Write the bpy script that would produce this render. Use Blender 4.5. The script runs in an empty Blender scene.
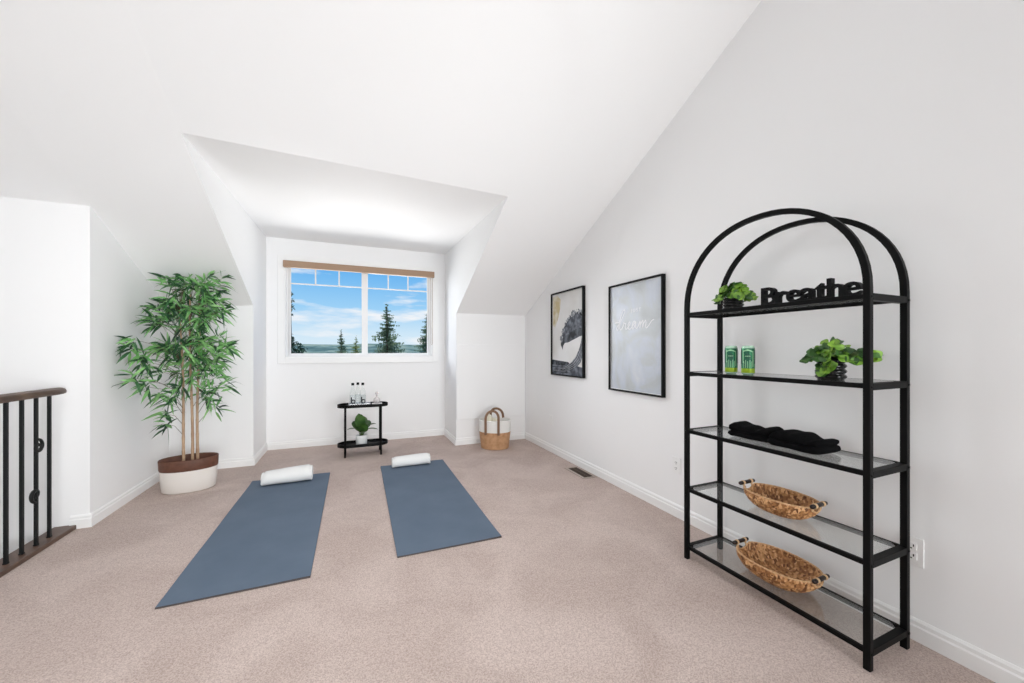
import bpy, bmesh, math, random
from math import sin, cos, pi, radians
from mathutils import Vector, Matrix

# ------------------------------------------------------------------ camera, world, light
scene = bpy.context.scene
COL = scene.collection
EYE = 1.19
FPX = 380.0
cd = bpy.data.cameras.new('camera'); cam = bpy.data.objects.new('camera', cd); COL.objects.link(cam)
cd.sensor_fit = 'HORIZONTAL'; cd.sensor_width = 36.0; cd.lens = 36.0 * FPX / 1024.0
cd.shift_y = 8.5 / 1024.0
cd.clip_start = 0.05; cd.clip_end = 3000
cam.location = (0, 0, EYE)
cam.rotation_euler = (pi / 2, 0, -math.atan(158.5 / 380.0))
scene.camera = cam
scene.view_settings.view_transform = 'Standard'
scene.view_settings.look = 'None'
scene.view_settings.gamma = 1.0
scene.view_settings.exposure = -0.05
scene.view_settings.use_curve_mapping = False
scene.cycles.max_bounces = 14
scene.cycles.diffuse_bounces = 8
scene.cycles.transparent_max_bounces = 24
scene.cycles.sample_clamp_indirect = 5.0
scene.cycles.sample_clamp_direct = 3.0

def world_sky():
    w = bpy.data.worlds.new('sky'); scene.world = w; w.use_nodes = True
    nt = w.node_tree; N = nt.nodes; L = nt.links; N.clear()
    out = N.new('ShaderNodeOutputWorld'); bg = N.new('ShaderNodeBackground')
    tc = N.new('ShaderNodeTexCoord'); sep = N.new('ShaderNodeSeparateXYZ')
    L.new(tc.outputs['Generated'], sep.inputs[0])
    rp = N.new('ShaderNodeValToRGB'); e = rp.color_ramp.elements
    e[0].position = 0.0; e[0].color = (0.74, 0.88, 0.97, 1)
    e[1].position = 1.0; e[1].color = (0.07, 0.25, 0.70, 1)
    for p, c in ((0.04, (0.66, 0.84, 0.97, 1)), (0.10, (0.36, 0.67, 0.96, 1)), (0.20, (0.13, 0.46, 0.90, 1)), (0.34, (0.09, 0.36, 0.82, 1))):
        n = e.new(p); n.color = c
    L.new(sep.outputs['Z'], rp.inputs[0])
    mp = N.new('ShaderNodeMapping'); mp.inputs['Scale'].default_value = (2.6, 2.6, 13.0)
    mp.inputs['Location'].default_value = (0.35, 0.0, 0.4)
    L.new(tc.outputs['Generated'], mp.inputs['Vector'])
    ns = N.new('ShaderNodeTexNoise'); ns.inputs['Scale'].default_value = 1.6; ns.inputs['Detail'].default_value = 6
    ns.inputs['Roughness'].default_value = 0.55
    L.new(mp.outputs[0], ns.inputs['Vector'])
    cr = N.new('ShaderNodeValToRGB'); c = cr.color_ramp.elements
    c[0].position = 0.53; c[0].color = (0, 0, 0, 1); c[1].position = 0.66; c[1].color = (1, 1, 1, 1)
    L.new(ns.outputs['Fac'], cr.inputs[0])
    mx = N.new('ShaderNodeMix'); mx.data_type = 'RGBA'
    L.new(cr.outputs[0], mx.inputs[0]); L.new(rp.outputs[0], mx.inputs[6]); mx.inputs[7].default_value = (0.93, 0.95, 0.98, 1)
    L.new(mx.outputs[2], bg.inputs['Color']); bg.inputs['Strength'].default_value = 1.0
    L.new(bg.outputs[0], out.inputs[0])
world_sky()

def area(name, loc, target, sx, sy, power, color=(1, 1, 1), spread=180):
    l = bpy.data.lights.new(name, 'AREA'); l.shape = 'RECTANGLE'; l.size = sx; l.size_y = sy; l.energy = power; l.color = color; l.spread = radians(spread)
    o = bpy.data.objects.new(name, l); COL.objects.link(o); o.location = loc
    o.rotation_euler = (Vector(target) - Vector(loc)).to_track_quat('-Z', 'Y').to_euler()
    return o
# area lamps added out of view to fill the room
area('back_fill', (0.75, -3.1, 1.25), (-0.1, 4.6, 1.55), 2.4, 1.2, 27, (0.955, 0.985, 1.0), 85)  # added fill by the back wall, no window there
area('side_fill', (2.05, -1.7, 1.35), (-1.3, 3.9, 1.55), 1.5, 1.2, 46, (0.955, 0.985, 1.0), 80)  # added fill to brighten the left bay wall and dormer cheek
area('stair_side_fill', (-3.2, 0.1, 1.35), (2.1, 1.6, 1.4), 2.4, 1.4, 14, (0.955, 0.985, 1.0), 110)  # added fill over the stairwell to brighten the right wall
area('low_fill', (0.6, -2.2, 0.25), (0.1, 2.4, 2.2), 2.6, 0.8, 25, (0.955, 0.985, 1.0), 100)  # added lamp near the floor, lifting the ceiling slopes
area('overhead_fill', (-0.2, 1.1, 3.05), (-0.3, 2.3, 0.0), 2.4, 1.0, 18, (0.965, 0.99, 1.0), 120)  # added overhead fill for the carpet, no fixture modelled
# added lamp outside, left of the view, slanting in on to the right wall
area('outdoor_left_fill', (-2.75, 9.0, 2.5), (2.1, 1.3, 1.25), 2.0, 2.4, 240, (0.97, 0.985, 1.0))
# added lamp outside, below the view, shining up on to the dormer ceiling
area('outdoor_low_fill', (0.1, 12.0, -1.9), (0.1, 4.2, 2.2), 6.0, 3.5, 1080, (1.0, 0.99, 0.97))
sd = bpy.data.lights.new('sun', 'SUN'); sd.energy = 2.6; sd.angle = 0.01; sd.color = (1, 0.96, 0.88)
so = bpy.data.objects.new('sun', sd); COL.objects.link(so); so.location = (0, -20, 20)
so.rotation_euler = Vector((0.55, 0.9, -0.85)).to_track_quat('-Z', 'Y').to_euler()

# ------------------------------------------------------------------ materials
MATS = {}
def mat(name, col, rough=0.6, metal=0.0, spec=0.5, noise=None, bump=None, col2=None, coords='Object', sheen=0):
    """principled; noise=(scale, detail, lo, hi) mixes col/col2; bump=(scale, strength, distance)"""
    if name in MATS: return MATS[name]
    m = bpy.data.materials.new(name); m.use_nodes = True; nt = m.node_tree; N = nt.nodes; L = nt.links
    b = N['Principled BSDF']
    b.inputs['Base Color'].default_value = (*col, 1); b.inputs['Roughness'].default_value = rough
    b.inputs['Metallic'].default_value = metal; b.inputs['Specular IOR Level'].default_value = spec
    if sheen: b.inputs['Sheen Weight'].default_value = sheen
    tc = None
    if noise or bump: tc = N.new('ShaderNodeTexCoord')
    if noise:
        n = N.new('ShaderNodeTexNoise'); n.inputs['Scale'].default_value = noise[0]; n.inputs['Detail'].default_value = noise[1]
        L.new(tc.outputs[coords], n.inputs['Vector'])
        r = N.new('ShaderNodeValToRGB'); r.color_ramp.elements[0].position = noise[2]; r.color_ramp.elements[1].position = noise[3]
        r.color_ramp.elements[0].color = (*col, 1); r.color_ramp.elements[1].color = (*(col2 or col), 1)
        L.new(n.outputs['Fac'], r.inputs[0]); L.new(r.outputs[0], b.inputs['Base Color'])
    if bump:
        n = N.new('ShaderNodeTexNoise'); n.inputs['Scale'].default_value = bump[0]; n.inputs['Detail'].default_value = 3
        L.new(tc.outputs[coords], n.inputs['Vector'])
        bp = N.new('ShaderNodeBump'); bp.inputs['Strength'].default_value = bump[1]; bp.inputs['Distance'].default_value = bump[2]
        L.new(n.outputs['Fac'], bp.inputs['Height']); L.new(bp.outputs[0], b.inputs['Normal'])
    MATS[name] = m; return m

def glass_mat(name, tint=(1, 1, 1), gloss=1.0, haze=0.0):
    if name in MATS: return MATS[name]
    m = bpy.data.materials.new(name); m.use_nodes = True; nt = m.node_tree; N = nt.nodes; L = nt.links; N.clear()
    out = N.new('ShaderNodeOutputMaterial'); t = N.new('ShaderNodeBsdfTransparent'); g = N.new('ShaderNodeBsdfGlossy')
    t.inputs[0].default_value = (*tint, 1); g.inputs['Roughness'].default_value = 0.02
    f = N.new('ShaderNodeFresnel'); ge = N.new('ShaderNodeNewGeometry'); mr = N.new('ShaderNodeMapRange')
    mr.inputs['To Min'].default_value = 1.45; mr.inputs['To Max'].default_value = 1 / 1.45
    L.new(ge.outputs['Backfacing'], mr.inputs['Value']); L.new(mr.outputs[0], f.inputs[0])
    mu = N.new('ShaderNodeMath'); mu.operation = 'MULTIPLY'; mu.inputs[1].default_value = gloss
    mx = N.new('ShaderNodeMixShader'); L.new(f.outputs[0], mu.inputs[0]); L.new(mu.outputs[0], mx.inputs[0])
    L.new(t.outputs[0], mx.inputs[1]); L.new(g.outputs[0], mx.inputs[2])
    last = mx
    if haze:
        d = N.new('ShaderNodeBsdfDiffuse'); d.inputs[0].default_value = (0.8, 0.82, 0.82, 1)
        m2 = N.new('ShaderNodeMixShader'); m2.inputs[0].default_value = haze
        L.new(mx.outputs[0], m2.inputs[1]); L.new(d.outputs[0], m2.inputs[2]); last = m2
    L.new(last.outputs[0], out.inputs[0]); MATS[name] = m; return m

def carpet_mat():
    m = bpy.data.materials.new('carpet'); m.use_nodes = True; nt = m.node_tree; N = nt.nodes; L = nt.links
    b = N['Principled BSDF']; b.inputs['Roughness'].default_value = 0.95; b.inputs['Specular IOR Level'].default_value = 0.1
    tc = N.new('ShaderNodeTexCoord')
    n1 = N.new('ShaderNodeTexNoise'); n1.inputs['Scale'].default_value = 190; n1.inputs['Detail'].default_value = 4; n1.inputs['Roughness'].default_value = 0.75
    n2 = N.new('ShaderNodeTexNoise'); n2.inputs['Scale'].default_value = 2.2; n2.inputs['Detail'].default_value = 4; n2.inputs['Distortion'].default_value = 0.8
    for n in (n1, n2): L.new(tc.outputs['Object'], n.inputs['Vector'])
    r1 = N.new('ShaderNodeValToRGB'); r1.color_ramp.elements[0].position = 0.30; r1.color_ramp.elements[1].position = 0.66
    r1.color_ramp.elements[0].color = (0.40, 0.318, 0.286, 1); r1.color_ramp.elements[1].color = (0.66, 0.552, 0.505, 1)
    vo = N.new('ShaderNodeTexVoronoi'); vo.inputs['Scale'].default_value = 260; L.new(tc.outputs['Object'], vo.inputs['Vector'])
    sv = N.new('ShaderNodeSeparateColor'); L.new(vo.outputs['Color'], sv.inputs[0])
    av = N.new('ShaderNodeMix'); av.data_type = 'FLOAT'; av.inputs[0].default_value = 0.30
    L.new(n1.outputs['Fac'], av.inputs[2]); L.new(sv.outputs[0], av.inputs[3]); L.new(av.outputs[0], r1.inputs[0])
    r2 = N.new('ShaderNodeValToRGB'); r2.color_ramp.elements[0].position = 0.38; r2.color_ramp.elements[1].position = 0.62
    r2.color_ramp.elements[0].color = (0.87, 0.855, 0.845, 1); r2.color_ramp.elements[1].color = (1.0, 1.0, 1.0, 1)
    L.new(n2.outputs['Fac'], r2.inputs[0])
    mx = N.new('ShaderNodeMix'); mx.data_type = 'RGBA'; mx.blend_type = 'MULTIPLY'; mx.inputs[0].default_value = 1
    L.new(r1.outputs[0], mx.inputs[6]); L.new(r2.outputs[0], mx.inputs[7]); L.new(mx.outputs[2], b.inputs['Base Color'])
    bp = N.new('ShaderNodeBump'); bp.inputs['Strength'].default_value = 0.18; bp.inputs['Distance'].default_value = 0.003
    L.new(n1.outputs['Fac'], bp.inputs['Height']); L.new(bp.outputs[0], b.inputs['Normal'])
    return m

def marble_mat():
    m = bpy.data.materials.new('marbled_print'); m.use_nodes = True; nt = m.node_tree; N = nt.nodes; L = nt.links
    b = N['Principled BSDF']; b.inputs['Roughness'].default_value = 0.35
    tc = N.new('ShaderNodeTexCoord')
    n = N.new('ShaderNodeTexNoise'); n.inputs['Scale'].default_value = 3.0; n.inputs['Detail'].default_value = 6; n.inputs['Distortion'].default_value = 1.6
    L.new(tc.outputs['Object'], n.inputs['Vector'])
    r = N.new('ShaderNodeValToRGB'); e = r.color_ramp.elements
    e[0].position = 0.30; e[0].color = (0.40, 0.42, 0.43, 1); e[1].position = 0.75; e[1].color = (0.60, 0.625, 0.66, 1)
    k = e.new(0.45); k.color = (0.47, 0.50, 0.52, 1)
    k = e.new(0.55); k.color = (0.50, 0.54, 0.61, 1)
    L.new(n.outputs['Fac'], r.inputs[0]); L.new(r.outputs[0], b.inputs['Base Color']); return m

M_wall = mat('wall_paint', (0.87, 0.87, 0.872), 0.85, spec=0.2, bump=(160, 0.04, 0.001))
M_ceil = mat('ceiling_paint', (0.93, 0.93, 0.93), 0.9, spec=0.15)
M_trim = mat('white_trim', (0.86, 0.86, 0.855), 0.45)
M_carpet = carpet_mat()
M_vinyl = mat('white_vinyl', (0.82, 0.82, 0.82), 0.4)
M_black = mat('black_metal', (0.003, 0.003, 0.003), 0.5, spec=0.12)
M_blackmatte = mat('black_matte', (0.004, 0.004, 0.0045), 0.6, spec=0.15)
M_glass = glass_mat('clear_glass', (0.97, 0.985, 0.98))
M_pane = glass_mat('window_glass', (0.99, 0.995, 1.0), 0.0)
M_shelfglass = glass_mat('shelf_glass', (0.97, 0.985, 0.98), 1.3, haze=0.05)
M_wood = mat('brown_wood', (0.070, 0.038, 0.026), 0.42, noise=(9, 5, 0.35, 0.7), col2=(0.13, 0.078, 0.054))
M_iron = mat('wrought_iron', (0.009, 0.0095, 0.010), 0.5, spec=0.25)
M_mat = mat('yoga_mat_blue', (0.104, 0.142, 0.196), 0.75, spec=0.25, bump=(220, 0.25, 0.002), noise=(4, 3, 0.3, 0.7), col2=(0.122, 0.162, 0.218))
M_matedge = mat('yoga_mat_edge', (0.055, 0.045, 0.045), 0.8)
M_towel = mat('white_terry', (0.80, 0.80, 0.79), 0.95, spec=0.1, bump=(420, 0.5, 0.003))
M_btowel = mat('black_terry', (0.004, 0.004, 0.0045), 0.95, spec=0.08, bump=(420, 0.6, 0.003))
M_pot = mat('cream_woven', (0.72, 0.68, 0.64), 0.8, spec=0.2, bump=(180, 0.3, 0.003))
M_brownrim = mat('brown_leather_rim', (0.090, 0.032, 0.016), 0.6, noise=(30, 3, 0.3, 0.7), col2=(0.13, 0.05, 0.028))
M_soil = mat('dark_soil', (0.03, 0.016, 0.012), 0.95, bump=(60, 0.8, 0.01))
M_cane = mat('bamboo_cane', (0.33, 0.20, 0.12), 0.55, noise=(14, 3, 0.3, 0.7), col2=(0.48, 0.33, 0.21))
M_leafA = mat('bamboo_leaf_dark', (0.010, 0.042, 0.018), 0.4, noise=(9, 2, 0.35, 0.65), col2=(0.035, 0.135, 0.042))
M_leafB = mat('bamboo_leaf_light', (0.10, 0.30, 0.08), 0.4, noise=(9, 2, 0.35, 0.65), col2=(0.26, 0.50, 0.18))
M_ivy = mat('ivy_leaf', (0.07, 0.20, 0.012), 0.45, noise=(22, 2, 0.35, 0.65), col2=(0.24, 0.42, 0.045))
M_ivyd = mat('ivy_leaf_dark', (0.014, 0.060, 0.008), 0.45, noise=(22, 2, 0.35, 0.65), col2=(0.05, 0.15, 0.02))
M_broad = mat('broad_leaf', (0.016, 0.055, 0.012), 0.35, noise=(16, 2, 0.35, 0.65), col2=(0.06, 0.14, 0.03))
M_stem = mat('green_stem', (0.10, 0.16, 0.04), 0.6)
M_twig = mat('brown_twig', (0.12, 0.09, 0.05), 0.7)
M_whitepot = mat('white_ceramic', (0.72, 0.74, 0.74), 0.35)
M_straw = mat('straw_wrap', (0.62, 0.42, 0.24), 0.8)
M_blind = mat('brown_blind_fabric', (0.36, 0.235, 0.155), 0.7)
M_tanrope = mat('tan_rope', (0.40, 0.215, 0.105), 0.85, noise=(22, 4, 0.3, 0.7), col2=(0.56, 0.33, 0.18), bump=(90, 0.6, 0.004))
M_whiterope = mat('white_rope', (0.80, 0.79, 0.76), 0.9, bump=(90, 0.5, 0.004))
M_strap = mat('tan_leather', (0.21, 0.115, 0.065), 0.55)
M_cream = mat('cream_cloth', (0.78, 0.74, 0.60), 0.9)
M_silver = mat('silver_tray', (0.75, 0.75, 0.77), 0.25, metal=0.9)

# ------------------------------------------------------------------ mesh helpers
class MB:
    def __init__(s): s.v = []; s.f = []; s.m = []; s.mi = 0; s.sm = []; s.smooth = False
    def add(s, vs, fs):
        o = len(s.v); s.v += [tuple(v) for v in vs]; s.f += [tuple(i + o for i in f) for f in fs]
        s.m += [s.mi] * len(fs); s.sm += [s.smooth] * len(fs)
    def box(s, a, b, R=None, o=None):
        x0, y0, z0 = a; x1, y1, z1 = b
        vs = [Vector(p) for p in ((x0, y0, z0), (x1, y0, z0), (x1, y1, z0), (x0, y1, z0), (x0, y0, z1), (x1, y0, z1), (x1, y1, z1), (x0, y1, z1))]
        if R is not None: vs = [R @ v for v in vs]
        if o is not None: vs = [v + Vector(o) for v in vs]
        s.add(vs, [(0, 3, 2, 1), (4, 5, 6, 7), (0, 1, 5, 4), (1, 2, 6, 5), (2, 3, 7, 6), (3, 0, 4, 7)])
    def quad(s, *p): s.add(p, [tuple(range(len(p)))])
    def tube(s, pts, r, n=8, cap=True, rs=None, flat=None, up=None):
        """sweep; r radius or list; flat=(w,h) rectangular section"""
        pts = [Vector(p) for p in pts]; k = len(pts); vs = []; fs = []
        t0 = (pts[1] - pts[0]).normalized()
        u = Vector(up) if up is not None else (Vector((0, 0, 1)) if abs(t0.z) < 0.9 else Vector((1, 0, 0)))
        u = (u - t0 * u.dot(t0)).normalized()
        closed = (pts[0] - pts[-1]).length < 1e-7
        for i, p in enumerate(pts):
            if i == 0: t = pts[1] - pts[0]
            elif i == k - 1: t = pts[-1] - pts[-2]
            else: t = (pts[i + 1] - p).normalized() + (p - pts[i - 1]).normalized()
            t.normalize(); u = (u - t * u.dot(t)).normalized(); w = t.cross(u)
            if flat:
                a, b = flat[0] / 2, flat[1] / 2
                sc = 1.0
                if 0 < i < k - 1:
                    c = (pts[i + 1] - p).normalized().dot((p - pts[i - 1]).normalized()); sc = 1 / max(0.5, math.sqrt((1 + c) / 2))
                ring = [u * a + w * b * sc, -u * a + w * b * sc, -u * a - w * b * sc, u * a - w * b * sc]
            else:
                rr = rs[i] if rs else r
                ring = [u * (cos(2 * pi * j / n) * rr) + w * (sin(2 * pi * j / n) * rr) for j in range(n)]
            vs += [p + q for q in ring]
        n = 4 if flat else n
        for i in range(k - 1):
            for j in range(n):
                fs.append((i * n + j, i * n + (j + 1) % n, (i + 1) * n + (j + 1) % n, (i + 1) * n + j))
        if cap:
            fs.append(tuple(range(n - 1, -1, -1))); fs.append(tuple((k - 1) * n + j for j in range(n)))
        s.add(vs, fs)
    def lathe(s, prof, c=(0, 0, 0), n=24, sx=1, sy=1, rot=0, fn=None, cap=True):
        c = Vector(c); vs = []; fs = []; k = len(prof); cr, sr = cos(rot), sin(rot)
        for r, z in prof:
            for j in range(n):
                a = 2 * pi * j / n; rr = r
                if fn: rr = fn(r, z, a)
                x, y = rr * sx * cos(a), rr * sy * sin(a)
                vs.append(c + Vector((x * cr - y * sr, x * sr + y * cr, z)))
        for i in range(k - 1):
            for j in range(n):
                fs.append((i * n + j, i * n + (j + 1) % n, (i + 1) * n + (j + 1) % n, (i + 1) * n + j))
        if cap and prof[0][0] > 1e-6: fs.append(tuple(range(n - 1, -1, -1)))
        if cap and prof[-1][0] > 1e-6: fs.append(tuple((k - 1) * n + j for j in range(n)))
        s.add(vs, fs)
    def prism(s, poly, thick, fr):
        """poly of 2D points extruded; fr(u,v,w)->3D"""
        n = len(poly); vs = [fr(u, v, 0) for u, v in poly] + [fr(u, v, thick) for u, v in poly]
        s.add(vs, [tuple(range(n - 1, -1, -1)), tuple(range(n, 2 * n))] + [(i, (i + 1) % n, n + (i + 1) % n, n + i) for i in range(n)])
    def build(s, name, mats, parent=None, origin=None, bevel=0, subsurf=0, auto=True):
        me = bpy.data.meshes.new(name)
        o3 = Vector(origin) if origin is not None else Vector((0, 0, 0))
        me.from_pydata([Vector(v) - o3 for v in s.v], [], s.f)
        if not isinstance(mats, (list, tuple)): mats = [mats]
        for m in mats: me.materials.append(m)
        for p, mi, sm in zip(me.polygons, s.m, s.sm): p.material_index = mi; p.use_smooth = sm
        b = bmesh.new(); b.from_mesh(me); bmesh.ops.remove_doubles(b, verts=b.verts, dist=1e-6)
        bmesh.ops.recalc_face_normals(b, faces=b.faces); b.to_mesh(me); b.free()
        o = bpy.data.objects.new(name, me); COL.objects.link(o); o.location = o3
        if parent is not None:
            o.parent = parent
        if bevel:
            md = o.modifiers.new('bevel', 'BEVEL'); md.width = bevel; md.segments = 2; md.limit_method = 'ANGLE'
        if subsurf:
            md = o.modifiers.new('sub', 'SUBSURF'); md.levels = subsurf; md.render_levels = subsurf
        return o
def tag(o, label=None, cat=None, group=None, kind=None):
    if label: o['label'] = label
    if cat: o['category'] = cat
    if group: o['group'] = group
    if kind: o['kind'] = kind
    return o
def empty(name, loc, rz=0.0):
    o = bpy.data.objects.new(name, None); COL.objects.link(o); o.location = loc; o.rotation_euler = (0, 0, rz); o.empty_display_size = 0.1; return o
def struct(o): o['kind'] = 'structure'; return o
def poly_obj(name, polys, m):
    b = MB()
    for p in polys: b.quad(*p)
    return struct(b.build(name, m))

# ------------------------------------------------------------------ the room
XR, XL, XD0, XD1 = 2.135, -1.64, -0.955, 1.185
YK, YW, YS, YB = 4.65, 5.29, 3.46, -3.2
XS = -3.3
YR = 0.6
def zc(y): return 1.65 + 0.475 * (4.65 - y) if y >= YR else 1.65 + 0.475 * (4.65 - YR) - 0.475 * (YR - y)
YM = 2.87
ZM, ZW = zc(YM), 2.535
# floor slab (with the stair opening left out)
b = MB(); b.box((-1.80, YB, -0.05), (XR, YS, 0)); b.box((XL, YS, -0.05), (XR, YK, 0)); b.box((XD0, YK, -0.05), (XD1, YW, 0))
struct(b.build('floor', M_carpet))
b = MB(); b.box((XS, YB, -2.65), (-1.80, YS, -2.6)); struct(b.build('floor', M_carpet))
poly_obj('trim_1', [[(-1.803, YB, -0.35), (-1.803, YS, -0.35), (-1.803, YS, -0.0), (-1.803, YB, -0.0)]], M_trim)
poly_obj('wall_under_floor', [[(-1.79, YB, -2.6), (-1.79, YS, -2.6), (-1.79, YS, -0.06), (-1.79, YB, -0.06)]], M_wall)
poly_obj('wall_right', [[(XR, YB, 0), (XR, YK, 0), (XR, YK, zc(YK)), (XR, YR, zc(YR)), (XR, YB, zc(YB))]], M_wall)
poly_obj('wall_left', [[(XL, YS, 0), (XL, YK, 0), (XL, YK, zc(YK)), (XL, YS, zc(YS))]], M_wall)
poly_obj('wall_stair', [[(XS, YS, -2.6), (XL, YS, -2.6), (XL, YS, zc(YS)), (XS, YS, zc(YS))]], M_wall)
poly_obj('wall_far_left', [[(XS, YB, -2.6), (XS, YS, -2.6), (XS, YS, zc(YS)), (XS, YR, zc(YR)), (XS, YB, zc(YB))]], M_wall)
poly_obj('wall_back', [[(XS, YB, -2.6), (XR, YB, -2.6), (XR, YB, zc(YB)), (XS, YB, zc(YB))]], M_wall)
poly_obj('wall_knee_left', [[(XL, YK, 0), (XD0, YK, 0), (XD0, YK, zc(YK)), (XL, YK, zc(YK))]], M_wall)
poly_obj('wall_knee_right', [[(XD1, YK, 0), (XR, YK, 0), (XR, YK, zc(YK)), (XD1, YK, zc(YK))]], M_wall)
for nm, x in (('wall_dormer_left', XD0), ('wall_dormer_right', XD1)):
    poly_obj(nm, [[(x, YK, 0), (x, YW, 0), (x, YW, ZW), (x, YM if x < 0 else 2.93, ZM if x < 0 else zc(2.93)), (x, YK, zc(YK))]], M_wall)
WX0, WX1, WZ0, WZ1 = -0.765, 1.01, 1.10, 2.26
b = MB(); T = 0.16
b.box((XD0, YW, 0), (WX0, YW + T, ZW)); b.box((WX1, YW, 0), (XD1, YW + T, ZW))
b.box((WX0, YW, 0), (WX1, YW + T, WZ0)); b.box((WX0, YW, WZ1), (WX1, YW + T, ZW))
struct(b.build('wall_window', M_wall))
# sloped ceiling with the dormer mouth; the left bay sits a few centimetres lower
def S(x, y): return (x, y, zc(y) - (0.055 if x <= XL else 0.0))
YM2 = 2.93
poly_obj('ceiling', [
    [S(XS, YB), S(XL, YB), S(XL, YR), S(XS, YR)], [S(XL, YB), S(XD0, YB), S(XD0, YR), S(XL, YR)], [S(XD0, YB), S(XR, YB), S(XR, YR), S(XD0, YR)],
    [S(XS, YR), S(XL, YR), S(XL, YS), S(XS, YS)], [S(XL, YR), S(XD0, YR), S(XD0, YM), S(XD0, YK), S(XL, YK), S(XL, YS)],
    [S(XD0, YR), S(XR, YR), S(XR, YM2), S(XD1, YM2), S(XD0, YM)],
    [S(XD1, YM2), S(XR, YM2), S(XR, YK), S(XD1, YK)]], M_ceil)
poly_obj('ceiling', [[(XD0, YM, ZM), (XD1, YM2, zc(YM2)), (XD1, YW, ZW), (XD0, YW, ZW)]], M_ceil)

def baseboard(name, a, c, nrm):
    """a->c along the floor, nrm = into the room"""
    a = Vector((*a, 0)); c = Vector((*c, 0)); n = Vector((*nrm, 0))
    prof = [(0, 0), (0.015, 0), (0.015, 0.058), (0.010, 0.064), (0.010, 0.078), (0.004, 0.088), (0, 0.088)]
    b = MB(); k = len(prof)
    vs = [p + n * d + Vector((0, 0, z)) for p in (a, c) for d, z in prof]
    b.add(vs, [tuple(range(k)), tuple(range(2 * k - 1, k - 1, -1))] + [(i, (i + 1) % k, k + (i + 1) % k, k + i) for i in range(k)])
    struct(b.build(name, M_trim))
baseboard('baseboard_right', (XR, YB), (XR, YK), (-1, 0))
baseboard('baseboard_left', (XL, YS), (XL, YK), (1, 0))
baseboard('baseboard_knee_left', (XL, YK), (XD0, YK), (0, -1))
baseboard('baseboard_knee_right', (XD1, YK), (XR, YK), (0, -1))
baseboard('baseboard_dormer_left', (XD0, YK - 0.015), (XD0, YW), (1, 0))
baseboard('baseboard_dormer_right', (XD1, YK - 0.015), (XD1, YW), (-1, 0))
baseboard('baseboard_window', (XD0, YW), (XD1, YW), (0, -1))
baseboard('baseboard_stair', (-1.735, YS), (XL + 0.015, YS), (0, -1))

# attic access panel in the right knee wall
b = MB(); b.box((1.19, YK - 0.018, 0.318), (2.120, YK - 0.0005, 1.26)); d = struct(b.build('door_1', M_wall, bevel=0.003))

# window casing
CW = 0.075
b = MB()
for x0, x1, z0, z1 in ((WX0 - CW, WX0, WZ0 - CW, WZ1 + CW), (WX1, WX1 + CW, WZ0 - CW, WZ1 + CW), (WX0, WX1, WZ0 - CW, WZ0), (WX0, WX1, WZ1, WZ1 + CW)):
    b.box((x0, YW - 0.016, z0), (x1, YW, z1))
struct(b.build('trim_2', M_trim, bevel=0.003))
# window
YG = YW + 0.085
win = empty('window_1', ((WX0 + WX1) / 2, YG, WZ0)); struct(win)
def wpart(mb, name, m, bevel=0.0, parent=win):
    o = mb.build(name, m, None, bevel=bevel)
    o.parent = parent; o.matrix_parent_inverse = Matrix.Translation(-Vector(parent_loc(parent))); return o
def parent_loc(p):
    v = Vector(p.location)
    return v
b = MB(); F = 0.035
for x0, x1, z0, z1 in ((WX0, WX0 + F, WZ0, WZ1), (WX1 - F, WX1, WZ0, WZ1), (WX0 + F, WX1 - F, WZ0, WZ0 + 0.03), (WX0 + F, WX1 - F, WZ1 - F, WZ1)):
    b.box((x0, YG - 0.03, z0), (x1, YG + 0.05, z1))
b.box((WX0, YW, WZ0 - 0.001), (WX1, YG - 0.03, WZ0 + 0.012)); b.box((WX0, YW, WZ0 + 0.012), (WX0 + 0.012, YG - 0.03, WZ1)); b.box((WX1 - 0.012, YW, WZ0 + 0.012), (WX1, YG - 0.03, WZ1))
wpart(b, 'window_frame', M_vinyl, 0.003)
for (x0, x1, yo) in ((-0.73, 0.150, 0.0), (0.130, 0.975, 0.022)):
    b = MB(); w = 0.032; y0, y1 = YG + yo - 0.010, YG + yo + 0.010
    z0, z1 = WZ0 + 0.03, WZ1 - F
    wl = 0.018 if x0 < 0 else 0.045; wr = 0.05 if x0 < 0 else 0.02
    b.box((x0, y0, z0), (x0 + wl, y1, z1)); b.box((x1 - wr, y0, z0), (x1, y1, z1))
    b.box((x0 + wl, y0, z0), (x1 - wr, y1, z0 + 0.018)); b.box((x0 + wl, y0, z1 - 0.02), (x1 - wr, y1, z1))
    sash = wpart(b, 'sash', M_vinyl, 0.002)
    gx0, gx1 = x0 + wl, x1 - wr
    b = MB(); b.box((gx0 - 0.005, YG + yo - 0.001, z0 + 0.01), (gx1 + 0.005, YG + yo + 0.001, z1 - 0.01))
    o = b.build('pane', M_pane); o.parent = sash; o.matrix_parent_inverse = Matrix.Identity(4)
    o.parent = win; o.matrix_parent_inverse = Matrix.Translation(-win.location)
    b = MB(); zz = 2.012; gz1 = z1 - 0.02
    b.box((gx0, YG + yo + 0.002, zz - 0.008), (gx1, YG + yo + 0.008, zz + 0.008))
    for q in (1, 2):
        xx = gx0 + (gx1 - gx0) * q / 3
        b.box((xx - 0.008, YG + yo + 0.0025, zz), (xx + 0.008, YG + yo + 0.0075, gz1))
    wpart(b, 'muntin_grid', M_vinyl)
b = MB(); b.box((-0.02, YG - 0.036, WZ0 + 0.012), (0.30, YG - 0.030, WZ0 + 0.03)); wpart(b, 'window_latch', M_vinyl, 0.002)

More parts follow.
